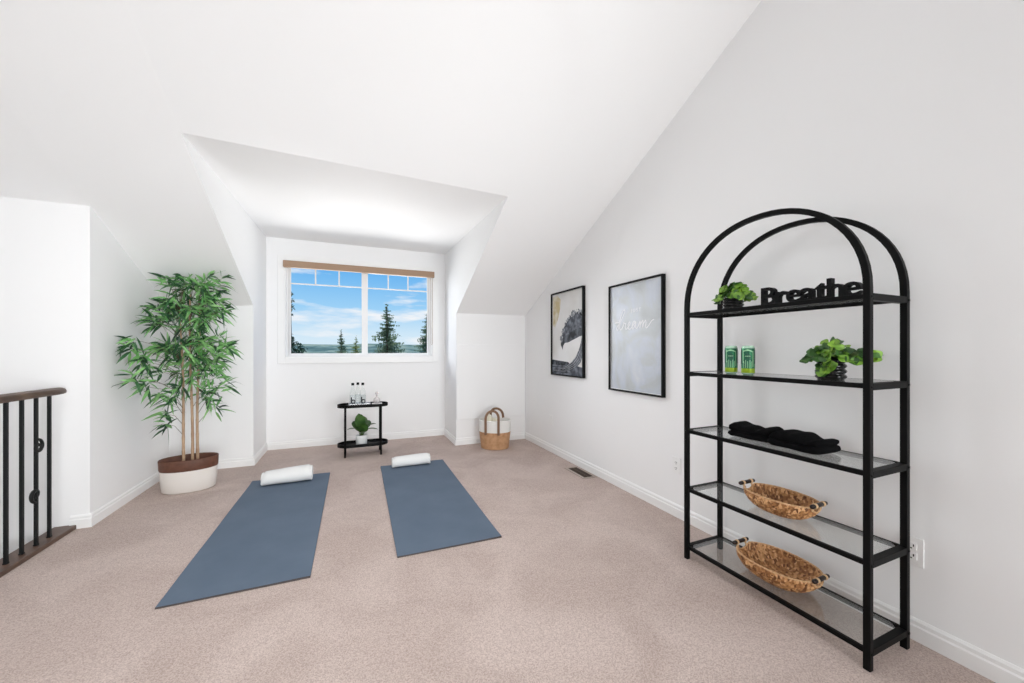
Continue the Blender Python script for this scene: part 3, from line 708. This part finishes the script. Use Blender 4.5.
# dark sea at the left
shape([(0, 0.0), (1, 0.0), (1, 0.10), (0.62, 0.13), (0.30, 0.125), (0, 0.15)], 0.0006, 3)
shape([(0, 0.12), (0.3, 0.108), (0.60, 0.13), (0.55, 0.155), (0.3, 0.165), (0, 0.178)], 0.0010, 2)
# lower sweep of the wave
def band(o_, i_, d, mi):
    n = len(o_)
    for k_ in range(n - 1): shape([o_[k_], o_[k_ + 1], i_[k_ + 1], i_[k_]], d, mi)
sw = [(0.97, 0.47), (0.93, 0.38), (0.87, 0.30), (0.78, 0.22), (0.66, 0.16), (0.50, 0.11), (0.30, 0.07), (0.05, 0.04)]
out_ = [(1.0, 0.44), (1.0, 0.34), (0.985, 0.25), (0.93, 0.16), (0.80, 0.095), (0.62, 0.055), (0.40, 0.03), (0.05, 0.015)]
band(out_, sw, 0.0014, 3)
def mixp(a, c, t): return [(p[0] + (q[0] - p[0]) * t, p[1] + (q[1] - p[1]) * t) for p, q in zip(a, c)]
for t0, t1, mi in ((0.03, 0.10, 4), (0.12, 0.22, 2), (0.27, 0.34, 4), (0.38, 0.48, 2), (0.52, 0.57, 4), (0.62, 0.72, 2), (0.77, 0.83, 4), (0.86, 0.95, 2)): band(mixp(sw, out_, t0), mixp(sw, out_, t1), 0.0018, mi)
for t0, x0, x1 in ((0.02, 0.0, 0.6), (0.05, 0.05, 0.5), (0.083, 0.0, 0.42)): shape([(x0, t0), (x1, t0 + 0.004), (x1 - 0.05, t0 + 0.014), (x0, t0 + 0.012)], 0.0021, 2)
# crest
crest = [(1.0, 0.70), (0.90, 0.735), (0.78, 0.74), (0.68, 0.72), (0.58, 0.68), (0.50, 0.63), (0.42, 0.58), (0.35, 0.50), (0.31, 0.43), (0.30, 0.36), (0.37, 0.30), (0.385, 0.35), (0.44, 0.385), (0.55, 0.39), (0.66, 0.41), (0.80, 0.435), (0.90, 0.455), (1.0, 0.46)]
up_ = crest[:9]; lo_ = [crest[-1], crest[-2], crest[-3], crest[-4], crest[-5], crest[-6], crest[-7], (0.40, 0.36), (0.385, 0.35)]
band(up_, lo_, 0.0012, 2); shape([crest[8], crest[9], crest[10], crest[11]], 0.0012, 2)
band([(p[0], p[1] - 0.03) for p in up_], [(q[0] + (p[0] - q[0]) * 0.35, q[1] + (p[1] - q[1]) * 0.35) for p, q in zip(up_, lo_)], 0.0016, 3)
rf = random.Random(5)
for k_ in range(70):
    i = rf.randrange(0, 9); s0, t0 = up_[i] if i < 9 else crest[9]
    if i < 8:
        u_ = rf.random(); s0 += (up_[i + 1][0] - s0) * u_; t0 += (up_[i + 1][1] - t0) * u_
    s0 += rf.uniform(-0.03, 0.03); t0 += rf.uniform(-0.02, 0.025); r = rf.uniform(0.008, 0.024)
    pts = [(min(1, max(0, s0 + r * 1.3 * cos(a))), t0 + r * sin(a) * rf.uniform(0.7, 1.1)) for a in [2 * pi * q / 8 for q in range(8)]]
    shape(pts, 0.002 + 0.00002 * k_, 4 if k_ % 3 else 2)
b.build('print', [M_paper, M_gold, M_g1, M_g2, M_g3], p1)

p2, w2, h2 = picture('word_picture', 2.482, 1.296, 0.645, 0.918, 'black-framed picture with white script lettering on grey marbling on the right wall')
b = MB(); b.box((-0.0162, -w2 / 2, -h2 / 2), (-0.015, w2 / 2, h2 / 2)); b.build('print', marble_mat(), p2)
b = MB(); bw = 0.006
for x0, x1, z0, z1 in ((-w2 / 2, -w2 / 2 + bw, -h2 / 2, h2 / 2), (w2 / 2 - bw, w2 / 2, -h2 / 2, h2 / 2), (-w2 / 2 + bw, w2 / 2 - bw, -h2 / 2, -h2 / 2 + bw), (-w2 / 2 + bw, w2 / 2 - bw, h2 / 2 - bw, h2 / 2)):
    b.box((-0.0172, x0, z0), (-0.0160, x1, z1))
b.build('white_border', mat('print_white', (0.86, 0.87, 0.88), 0.5), p2)
M_ink = mat('white_ink', (0.95, 0.955, 0.97), 0.5)
def catmull(P, n=8):
    P = [Vector((p[0], p[1], 0)) for p in P]; P = [P[0]] + P + [P[-1]]; out = []
    for i in range(1, len(P) - 2):
        for q in range(n):
            t = q / n; a, b_, c, d = P[i - 1:i + 3]
            out.append(0.5 * ((2 * b_) + (-a + c) * t + (2 * a - 5 * b_ + 4 * c - d) * t * t + (-a + 3 * b_ - 3 * c + d) * t ** 3))
    out.append(P[-2]); return out
# handwritten "dream": strokes in x-height units
strokes = [
    [(0.15, 1.05), (-0.5, 1.05), (-0.7, 0.95)],
    [(1.35, 2.75), (1.0, 2.55), (0.55, 1.7), (0.25, 0.9), (0.05, 0.25), (-0.15, 0.0), (-0.35, 0.15), (-0.2, 0.5), (0.2, 0.8), (0.45, 0.85)],
    [(1.35, 2.75), (1.45, 2.45), (1.1, 1.9), (0.6, 1.2), (0.35, 0.4), (0.45, 0.05), (0.8, 0.15), (1.1, 0.6), (1.2, 1.0), (1.3, 0.85), (1.55, 0.85), (1.5, 0.4), (1.6, 0.08), (1.9, 0.15), (2.3, 0.5), (2.5, 0.85), (2.3, 1.0), (2.1, 0.6), (2.2, 0.1), (2.55, 0.05), (3.0, 0.45), (3.5, 0.95), (3.2, 1.0), (2.9, 0.5), (3.0, 0.05), (3.3, 0.25), (3.65, 0.9), (3.6, 0.3), (3.75, 0.05), (4.1, 0.4), (4.4, 0.95), (4.45, 0.6), (4.35, 0.1), (4.6, 0.7), (4.9, 1.0), (4.95, 0.7), (4.85, 0.1), (5.1, 0.7), (5.4, 1.0), (5.5, 0.7), (5.4, 0.2), (5.6, 0.05), (6.0, 0.35), (6.5, 0.9), (6.9, 1.0)]]
b = MB(); b.smooth = True; xh = 0.062
for st in strokes:
    P = catmull(st); b.tube([(-0.0172, 0.205 - p.x * xh, 0.065 + p.y * xh) for p in P], 0.0042, 6)
b.smooth = False; b.sm = [False] * len(b.sm); b.v = [(-0.0172 + (x + 0.0172) * 0.14, y, z) for x, y, z in b.v]
tag(b.build('script_lettering', M_ink, p2), 'white script lettering')

def text_obj(name, body, size, extrude, offset, m, parent=None, shear=0.0, align='CENTER', spacing=1.0):
    c = bpy.data.curves.new(name, 'FONT'); c.body = body; c.size = size; c.extrude = extrude; c.offset = offset; c.shear = shear; c.align_x = align; c.space_character = spacing; c.resolution_u = 6
    o = bpy.data.objects.new('tmp_text', c); COL.objects.link(o)
    bpy.context.view_layer.update()
    me = bpy.data.meshes.new_from_object(o.evaluated_get(bpy.context.evaluated_depsgraph_get()))
    bpy.data.objects.remove(o); bpy.data.curves.remove(c)
    me.materials.clear(); me.materials.append(m)
    r = bpy.data.objects.new(name, me); COL.objects.link(r)
    if parent is not None: r.parent = parent
    return r
t = text_obj('small_word', 'JUST', 0.042, 0.0004, 0.0, M_ink, p2, spacing=1.5)
t.data.transform(Matrix(((0, 0, -1, -0.0168), (-1, 0, 0, -0.02), (0, 1, 0, 0.205), (0, 0, 0, 1))))

# ------------------------------------------------------------------ things on the arched shelf
SR = SH.rotation_euler.z
def onshelf(lx, ly, lev, dz=0.0): return (1.898 + lx * cos(SR) - ly * sin(SR), 1.209 + lx * sin(SR) + ly * cos(SR), LEV[lev] - 0.001 + dz)

# the word BREATHE, joined bold letters standing on the top shelf
TX0 = []
letters = 'Breathe'
so_loc = onshelf(-0.075, -0.185, 4)
sg = empty('word_sign', so_loc, SR)
xpos = 0.0; meshes = []
H_ = 0.101
for ch in letters:
    tmp = text_obj('letter', ch, H_ * 1.18, 0.014, 0.0014, M_blackmatte, sg, align='LEFT')
    xs = [v.co.x for v in tmp.data.vertices]; w_ = max(xs) - min(xs)
    k_ = 1.20; tmp.data.transform(Matrix.Translation((xpos - min(xs) * k_, 0, 0)) @ Matrix.Scale(k_, 4, (1, 0, 0)))
    xpos += w_ * k_ - 0.0035; meshes.append(tmp)
zmin = min(v.co.y for q in meshes for v in q.data.vertices)
for q in meshes:
    q.data.transform(Matrix(((0, 0, 1, 0), (-1, 0, 0, xpos / 2), (0, 1, 0, -zmin + 0.0012), (0, 0, 0, 1))))
sg.location = onshelf(-0.070, -0.171, 4)
SIGNW = xpos
tag(sg, 'black block-letter sign reading Breathe on the top glass shelf', 'sign')

def ivy_plant(lx, ly, lev, pr, ph, spread, height, n, seed, label, right_arm=0.0):
    e = empty('ivy_plant', onshelf(lx, ly, lev, 0.0008)); rnd = random.Random(seed)
    b = MB(); b.smooth = True; P = [(0.0001, 0), (pr * 0.86, 0)]; rings = 4
    for i in range(rings):
        for q in range(6):
            t = (i + q / 6) / rings; P.append((pr * (0.86 + 0.16 * sin(pi * q / 6)), 0.003 + ph * t))
    P += [(pr * 0.85, ph), (pr * 0.78, ph), (pr * 0.76, ph * 0.85)]
    b.lathe(P, n=28); b.build('pot', mat('glossy_black_pot', (0.006, 0.006, 0.006), 0.12, spec=0.35), e)
    b = MB(); b.lathe([(pr * 0.77, ph * 0.86), (0.0001, ph * 0.88)], n=16); b.build('soil', M_soil, e)
    bs = MB(); bs.smooth = True; bf_ = MB(); bf_.smooth = True
    for i in range(n):
        a = rnd.uniform(0, 2 * pi); q = math.sqrt(rnd.random()); r = spread * q
        x, y = r * cos(a) * 0.62, r * sin(a); z = ph + height * (1 - q * q * 0.95) * rnd.uniform(0.45, 1.0) - 0.012 * q
        if right_arm and i % 7 == 0: y = -spread * rnd.uniform(1.0, 1.0 + right_arm); x *= 0.4; z = ph + rnd.uniform(0.0, 0.03)
        if right_arm and i % 9 == 4: x = -spread * rnd.uniform(0.45, 0.65); y = rnd.uniform(-0.03, 0.01); z = ph * rnd.uniform(0.35, 0.95)
        c = Vector((x, y, z)); st = Vector((x * 0.15, y * 0.15, ph * 0.85))
        mid = st.lerp(c, 0.5) + Vector((0, 0, 0.018)); bs.tube([st, mid, c], 0.0011, 5)
        # lobed leaf: four rounded lobes around the stalk end
        nrm = Vector((x * 6, y * 5, 0.55)) + Vector((rnd.uniform(-.8, .5) - 0.35, rnd.uniform(-.8, .8), rnd.uniform(-.3, .5))); nrm.normalize()
        u = nrm.orthogonal().normalized(); w = nrm.cross(u); sz = rnd.uniform(0.013, 0.021); ph0 = rnd.uniform(0, 6)
        bf_.mi = 0 if rnd.random() < 0.55 else 1
        vs = [c - nrm * 0.003]; m = 16
        for k_ in range(m):
            t = 2 * pi * k_ / m; rr = sz * (0.82 + 0.24 * abs(sin(2 * t + 0.4))); vs.append(c + u * rr * cos(t + ph0) + w * rr * sin(t + ph0) + nrm * (0.003 * sin(2 * t) - 0.002))
        bf_.add(vs, [(0, 1 + k_, 1 + (k_ + 1) % m) for k_ in range(m)])
    bs.build('stems', M_stem, e); bf_.build('foliage', [M_ivy, M_ivyd], e)
    tag(e, label, 'plant'); return e
ivy_plant(-0.03, 0.205, 4, 0.050, 0.062, 0.108, 0.100, 120, 3, 'small green ivy in ribbed black pot on the top shelf beside the word sign')
ivy_plant(-0.050, -0.250, 3, 0.052, 0.088, 0.105, 0.080, 150, 8, 'green ivy in ribbed black pot on the second shelf from the top', 0.45)

# cans
def can(ly, label):
    e = empty('drink_can', onshelf(-0.055, ly, 3, 0.0005)); b = MB(); b.smooth = True; R0 = 0.0298
    M_cg = mat('can_green', (0.012, 0.20, 0.075), 0.3, metal=0.25, noise=(28, 3, 0.45, 0.55), col2=(0.006, 0.10, 0.055))
    M_cl = mat('can_lime', (0.33, 0.48, 0.02), 0.35, metal=0.2); M_cs = mat('can_silver', (0.45, 0.68, 0.52), 0.25, metal=0.5); M_cd = mat('can_dark_green', (0.004, 0.075, 0.04), 0.35); M_cm = mat('can_mint', (0.30, 0.58, 0.34), 0.4)
    b.mi = 2; b.lathe([(0.0001, 0.003), (0.020, 0.003), (0.022, 0.0), (R0 - 0.002, 0.006), (R0, 0.010)], n=28, cap=False)
    b.mi = 1; b.lathe([(R0, 0.010), (R0, 0.032)], n=28, cap=False)
    b.mi = 0; b.lathe([(R0, 0.032), (R0, 0.133)], n=28, cap=False)
    b.mi = 2; b.lathe([(R0, 0.133), (R0 - 0.001, 0.137), (R0 - 0.004, 0.143), (R0 - 0.003, 0.146), (R0 - 0.0045, 0.146), (R0 - 0.006, 0.142), (0.0001, 0.142)], n=28, cap=False)
    # drop the inner caps between the three bands: they are inside the can
    b.build('can_body', [M_cg, M_cl, M_cs], e)
    b = MB()
    def patch(a0, a1, f0, f1, mi, n=8):
        b.mi = mi; R1 = R0 + 0.0003; R2 = R0 + 0.0007; vs = []
        for i in range(n + 1):
            t = i / n; a = a0 + (a1 - a0) * t
            for R_ in (R1, R2):
                for z in (f0(t), f1(t)): vs.append((R_ * cos(a), R_ * sin(a), z))
        fs = []
        for i in range(n): o = i * 4; fs += [(o + 2, o + 3, o + 7, o + 6), (o + 1, o + 5, o + 7, o + 3), (o, o + 2, o + 6, o + 4)]
        b.add(vs, fs)
    A0 = pi + 0.55
    patch(A0 - 0.55, A0 + 0.55, lambda t: 0.092 - 0.014 * sin(pi * t), lambda t: 0.094 + 0.014 * sin(pi * t), 1)          # dark oval emblem
    patch(A0 - 0.40, A0 + 0.40, lambda t: 0.0915, lambda t: 0.0955, 2)                                                  # its pale lettering line
    for q in range(5):
        a = A0 - 0.62 + q * 0.3; patch(a, a + 0.10, lambda t: 0.034, lambda t, q=q: 0.068 + 0.006 * (q % 2), 2, 2)      # fine vertical streaks
    patch(A0 - 0.8, A0 + 0.8, lambda t: 0.112 + 0.008 * sin(pi * t), lambda t: 0.117 + 0.010 * sin(pi * t), 2)
    patch(A0 + 1.0, A0 + 1.7, lambda t: 0.055, lambda t: 0.125, 1, 6); patch(A0 - 1.7, A0 - 1.0, lambda t: 0.055, lambda t: 0.125, 1, 6)
    patch(A0 - 0.75, A0 - 0.62, lambda t: 0.06, lambda t: 0.125, 2, 3); patch(A0 + 0.75, A0 + 0.88, lambda t: 0.04, lambda t: 0.12, 2, 3)
    b.build('can_artwork', [M_cg, M_cd, M_cm], e)
    tag(e, label, 'can', 'green drink cans on the second shelf')
can(0.198, 'slim green drink can beside the left rear post of the black shelf')
can(0.106, 'slim green drink can on the right, nearer to the ivy pot')

# black folded towels
def folded_towel(lx, ly, L, W, H, rz, seed, label, dz=0.0):
    e = empty('folded_towel', onshelf(lx, ly, 2, 0.0008), SR + rz); rnd = random.Random(seed)
    p0 = rnd.uniform(0, 6)
    zb = 0.0
    for k_ in range(2):
        b = MB(); b.smooth = True; n = 20; nl = 18; hh = H / 2; vs = []
        wk = W * (1.0 - 0.02 * k_)
        for i in range(nl + 1):
            t = i / nl; y = L * (t - 0.5) * (1 - 0.05 * k_); edge = min(t, 1 - t) * nl; s_ = 0.55 if edge == 0 else (0.88 if edge == 1 else 1.0)
            for j in range(n):
                a = 2 * pi * j / n; cx = math.copysign(abs(cos(a)) ** 0.45, cos(a)); cz = math.copysign(abs(sin(a)) ** 0.8, sin(a))
                bumpz = hh * 0.20 * sin(t * 7 + p0 + k_ * 2) + hh * 0.12 * sin(t * 15 + p0)
                z = zb + hh / 2 * (1 + s_ * cz) + (bumpz if sin(a) > -0.3 and k_ == 1 else (bumpz * 0.4 if sin(a) > 0.5 else 0))
                vs.append((wk / 2 * cx * (0.94 + 0.06 * s_) + 0.004 * sin(t * 11 + p0), y, max(0.0, z)))
        fs = [(i * n + j, i * n + (j + 1) % n, (i + 1) * n + (j + 1) % n, (i + 1) * n + j) for i in range(nl) for j in range(n)] + [tuple(range(n)), tuple(range((nl + 1) * n - 1, nl * n - 1, -1))]
        b.add(vs, fs); b.build('fold', M_btowel, e); zb += hh * 0.70
    tag(e, label, 'towel')
folded_towel(0.0, 0.100, 0.205, 0.15, 0.074, 0.05, 2, 'folded black towel on the middle shelf, farther end, left of the pair')
folded_towel(-0.012, -0.120, 0.215, 0.16, 0.082, -0.06, 4, 'folded black towel on the middle shelf, nearer end, right of the pair')

# woven baskets
def woven_mat():
    m = bpy.data.materials.new('water_hyacinth'); m.use_nodes = True; nt = m.node_tree; N = nt.nodes; L = nt.links
    b = N['Principled BSDF']; b.inputs['Roughness'].default_value = 0.6
    tc = N.new('ShaderNodeTexCoord'); mp = N.new('ShaderNodeMapping'); mp.inputs['Scale'].default_value = (1.3, 0.7, 0.40)
    v = N.new('ShaderNodeTexVoronoi'); v.inputs['Scale'].default_value = 130
    L.new(tc.outputs['Object'], mp.inputs[0]); L.new(mp.outputs[0], v.inputs['Vector'])
    sp = N.new('ShaderNodeSeparateColor'); L.new(v.outputs['Color'], sp.inputs[0])
    r = N.new('ShaderNodeValToRGB'); e = r.color_ramp.elements
    e[0].position = 0.0; e[0].color = (0.13, 0.045, 0.015, 1); e[1].position = 1.0; e[1].color = (0.78, 0.47, 0.23, 1)
    k_ = e.new(0.35); k_.color = (0.34, 0.145, 0.048, 1); k_ = e.new(0.7); k_.color = (0.52, 0.26, 0.10, 1)
    L.new(sp.outputs[0], r.inputs[0]); L.new(r.outputs[0], b.inputs['Base Color'])
    return m
M_weave = woven_mat()
M_rod = mat('dark_handle_wood', (0.012, 0.005, 0.004), 0.25)
def woven_basket(lx, ly, lev, A, B, H, rz, label):
    """A half length (local y), B half width (local x)"""
    e = empty('woven_basket', onshelf(lx, ly, lev, 0.001), SR + rz)
    def se(q): return math.copysign(abs(q) ** 0.86, q)
    def shell(thick):
        vs = []; n = 216; K = 20
        prof = []
        for i in range(K + 1):
            t = i / K; prof.append((t, 1))
        rows = []
        def pt(rho, z, a, bump): return ((B * rho + bump) * se(cos(a)), (A * rho + bump) * se(sin(a)), z)
        for i in range(K + 1):                 # outer, bottom centre to rim
            t = i / K; row = []
            for j in range(n):
                a = 2 * pi * j / n
                if t < 0.35: rho = 0.52 * t / 0.35; z = 0.0; bp = 0
                else:
                    q = (t - 0.35) / 0.65; rho = 0.52 + 0.48 * math.sin(q * pi / 2) ** 0.9; z = H * q ** 1.25
                    # end dips below the handles
                    z *= 1 - 0.30 * max(0, abs(sin(a)) - 0.95) / 0.05 * (q ** 4)
                    bp = 0.0032 * sin(a * 36) * (1 if int(q * 9) % 2 else -1) * min(1, q * 4)
                row.append(pt(rho, z + 0.0005, a, bp))
            rows.append(row)
        for i in range(K, -1, -1):             # inner
            t = i / K; row = []
            for j in range(n):
                a = 2 * pi * j / n
                if t < 0.35: rho = 0.50 * t / 0.35; z = 0.006; bp = 0
                else:
                    q = (t - 0.35) / 0.65; rho = 0.50 + 0.46 * math.sin(q * pi / 2) ** 0.9; z = 0.006 + (H - 0.004) * q ** 1.25
                    z *= 1 - 0.30 * max(0, abs(sin(a)) - 0.95) / 0.05 * (q ** 4)
                    bp = 0.0032 * sin(a * 36) * (1 if int(q * 9) % 2 else -1) * min(1, q * 4)
                row.append(pt(rho, z, a, bp))
            rows.append(row)
        return rows, n
    rows, n = shell(0.004); b = MB(); b.smooth = True
    b.add([p for r in rows for p in r], [(i * n + j, i * n + (j + 1) % n, (i + 1) * n + (j + 1) % n, (i + 1) * n + j) for i in range(len(rows) - 1) for j in range(n)])
    b.build('woven_bowl', M_weave, e)
    b = MB(); b.smooth = True; pts = []
    for j in range(97):
        a = 2 * pi * j / 96; z = H * (1 - 0.30 * max(0, abs(sin(a)) - 0.95) / 0.05)
        pts.append((B * 0.985 * se(cos(a)), A * 0.985 * se(sin(a)), z + 0.001 * (j % 2)))
    b.tube(pts, 0.0042, 8, cap=False); b.build('braided_rim', mat('rim_braid', (0.50, 0.28, 0.12), 0.7, noise=(120, 2, 0.4, 0.6), col2=(0.66, 0.43, 0.24)), e)
    for sy in (-1, 1):
        hb = MB(); hb.smooth = True; yy = sy * (A + 0.004); zz = H + 0.011
        hb.tube([(-0.055, yy, zz), (-0.0545, yy, zz), (-0.050, yy, zz), (0.050, yy, zz), (0.0545, yy, zz), (0.055, yy, zz)], 0, 12, rs=[0.004, 0.0085, 0.0095, 0.0095, 0.0085, 0.004])
        h_ = hb.build('handle', M_rod, e)
        for sx in (-1, 1):
            wb = MB(); wb.smooth = True; x = sx * 0.030; wb.tube([(x * 1.05, sy * (A * 0.96), H * 0.80), (x, sy * (A * 0.985), H - 0.002), (x, yy, H + 0.006)], 0.0048, 8); wb.tube([(x - 0.006, yy, zz), (x + 0.006, yy, zz)], 0.0115, 12)
            wb.build('straw_binding', M_straw, h_)
    tag(e, label, 'basket')
woven_basket(0.008, -0.010, 1, 0.160, 0.106, 0.084, 0.02, 'oval woven brown basket with black wood handles on the second-lowest shelf')
woven_basket(-0.002, -0.003, 0, 0.180, 0.126, 0.092, 0.02, 'oval woven brown basket with black wood handles on the bottom shelf')

# ------------------------------------------------------------------ outside
def hills():
    b = MB(); b.smooth = True; vs = []; NX, NY = 60, 26
    rnd = random.Random(3)
    for j in range(NY + 1):
        t = j / NY; y = 30 * (30 ** t)
        for i in range(NX + 1):
            x = (i / NX - 0.5) * y * 2.2 
            far = max(0, min(1, (y - 150) / 550))
            z = -9 + far * (19.5 + 1.2 * sin(x * 0.011 + 1) + 0.8 * sin(x * 0.05)) + (1 - far) * 1.2 * sin(x * 0.08) * sin(y * 0.05)
            vs.append((x, y, z))
    b.add(vs, [(j * (NX + 1) + i, j * (NX + 1) + i + 1, (j + 1) * (NX + 1) + i + 1, (j + 1) * (NX + 1) + i) for j in range(NY) for i in range(NX)])
    m = bpy.data.materials.new('wooded_hills'); m.use_nodes = True; nt = m.node_tree; N = nt.nodes; L = nt.links; p = N['Principled BSDF']; p.inputs['Roughness'].default_value = 1
    tc = N.new('ShaderNodeTexCoord'); mp = N.new('ShaderNodeMapping'); mp.inputs['Scale'].default_value = (1, 0.28, 1); L.new(tc.outputs['Object'], mp.inputs[0])
    n = N.new('ShaderNodeTexNoise'); n.inputs['Scale'].default_value = 0.035; n.inputs['Detail'].default_value = 9; n.inputs['Roughness'].default_value = 0.65; L.new(mp.outputs[0], n.inputs['Vector'])
    r = N.new('ShaderNodeValToRGB'); e = r.color_ramp.elements; e[0].position = 0.40; e[0].color = (0.09, 0.17, 0.13, 1); e[1].position = 0.60; e[1].color = (0.48, 0.52, 0.34, 1)
    k_ = e.new(0.50); k_.color = (0.24, 0.33, 0.24, 1)
    L.new(n.outputs['Fac'], r.inputs[0]); L.new(r.outputs[0], p.inputs['Base Color'])
    struct(b.build('hills', m))
hills()
M_bark = mat('bark', (0.10, 0.07, 0.05), 0.9)
M_spr = mat('spruce_needles', (0.06, 0.11, 0.085), 0.95, spec=0.0, noise=(2.5, 3, 0.35, 0.65), col2=(0.24, 0.31, 0.19))
M_spr2 = mat('spruce_needles_light', (0.16, 0.22, 0.08), 0.95, spec=0.0, noise=(2.5, 3, 0.35, 0.65), col2=(0.38, 0.42, 0.17))
def spruce(x, y, top, ground, rad, label, seed, m, layers=22):
    e = empty('spruce_tree', (x, y, ground)); H = top - ground; rnd = random.Random(seed)
    b = MB(); b.smooth = True; b.tube([(0, 0, 0), (0, 0, H * 0.5), (0, 0, H * 0.99)], 0, 8, rs=[0.16, 0.09, 0.012]); b.build('trunk', M_bark, e)
    b = MB()
    for k_ in range(layers):
        t = (k_ + 0.3) / layers; z = H * (1 - t * 0.92); dz0 = H * 0.92 / layers; R = rad * (t ** 0.85) * (1.12 if k_ % 2 else 0.86) * rnd.uniform(0.75, 1.1); nb = int(9 + 16 * t)
        for i in range(nb):
            a = rnd.uniform(0, 2 * pi); L_ = max(0.07, R * rnd.uniform(0.7, 1.08)); d = Vector((cos(a), sin(a), 0)); s = Vector((-sin(a), cos(a), 0))
            up = rnd.uniform(0.05, 0.25); z = H * (1 - t * 0.92) + rnd.uniform(-0.8, 0.5) * dz0
            seg = max(5, int(L_ / 0.09)); tip = d * L_ + Vector((0, 0, -0.28 * L_ + up * L_ * 0.6))
            for q in range(seg):                    # needle tufts along the bough, hanging slightly
                f = (q + rnd.random()) / seg; c = Vector((0, 0, z)) + d * (L_ * f) + Vector((0, 0, -0.32 * L_ * f + (up + 0.15) * L_ * f * f))
                w = (0.10 + 0.06 * min(1, L_)) * (1.2 - 0.6 * f) * min(1, 0.35 + t * 7)
                for sd_ in (-1, 1):
                    p1_ = c + s * sd_ * w * rnd.uniform(0.6, 1.3) + d * w * rnd.uniform(0.3, 0.9) + Vector((0, 0, -w * rnd.uniform(0.1, 0.8)))
                    b.quad(c - d * w * 0.25, c + d * w * 0.35, p1_)
                b.quad(c - d * w * 0.2, c + d * w * 0.5, c + d * w * 0.1 - Vector((0, 0, w * rnd.uniform(0.7, 1.5))))
    b.build('foliage', m, e); tag(e, label, 'tree')
spruce(0.0814 * 15.5, 1.0496 * 15.5, EYE + 0.121 * 15.5, -6.5, 3.0, 'tall spruce seen through the middle of the right window pane', 1, M_spr, 64)
spruce(0.178 * 24, 1.01 * 24, EYE + 0.099 * 24, -8.5, 3.6, 'spruce cut off by the right edge of the window', 2, M_spr, 62)
spruce(-0.030 * 24, 1.096 * 24, EYE + 0.0535 * 24, -8.0, 2.4, 'small slim spruce seen low in the left window pane', 3, M_spr, 50)
spruce(0.006 * 33, 1.08 * 33, EYE + 0.038 * 33, -8.5, 3.4, 'light green young tree beside the small slim spruce, left of the window mullion', 5, M_spr2, 40)
def leafy_tree(x, y, z0, crown, label, seed):
    e = empty('leafy_tree', (x, y, z0)); rnd = random.Random(seed); b = MB(); b.smooth = True
    for (cx, cy, cz, r) in crown: b.tube([(0, 0, 0), (cx * 0.3, cy * 0.3, cz * 0.5), (cx, cy, cz)], 0, 6, rs=[0.10, 0.05, 0.012])
    b.build('trunk', M_bark, e); b = MB(); b.smooth = True
    for (cx, cy, cz, r) in crown:
        for i in range(int(200 * r / 0.5)):
            d = Vector((rnd.gauss(0, 1), rnd.gauss(0, 1), rnd.gauss(0, 1))).normalized() * (r * rnd.random() ** 0.5)
            leaf(b, Vector((cx, cy, cz)) + d, (rnd.uniform(-1, 1), rnd.uniform(-1, 1), rnd.uniform(-.6, .6)), 0.11, 0.07, 0.2, 3)
    b.build('foliage', mat('tree_leaf', (0.018, 0.055, 0.030), 0.6), e); tag(e, label, 'tree')
leafy_tree(-1.79, 13.8, -6.0, [(-0.02, 0, 7.30, 0.24), (0.06, 0.1, 7.10, 0.26), (0.27, 0, 7.22, 0.15), (-0.05, 0, 7.62, 0.10), (-0.35, 0, 7.3, 0.5), (-0.06, 0, 8.30, 0.05), (-0.04, 0, 8.55, 0.06), (-0.05, 0, 8.75, 0.06), (-0.06, 0, 8.98, 0.05), (-0.5, 0, 8.6, 0.40), (0.22, 0, 6.9, 0.22), (0, 0, 6.6, 0.4)],
           'dark leafy tree at the left edge of the left window pane', 4)
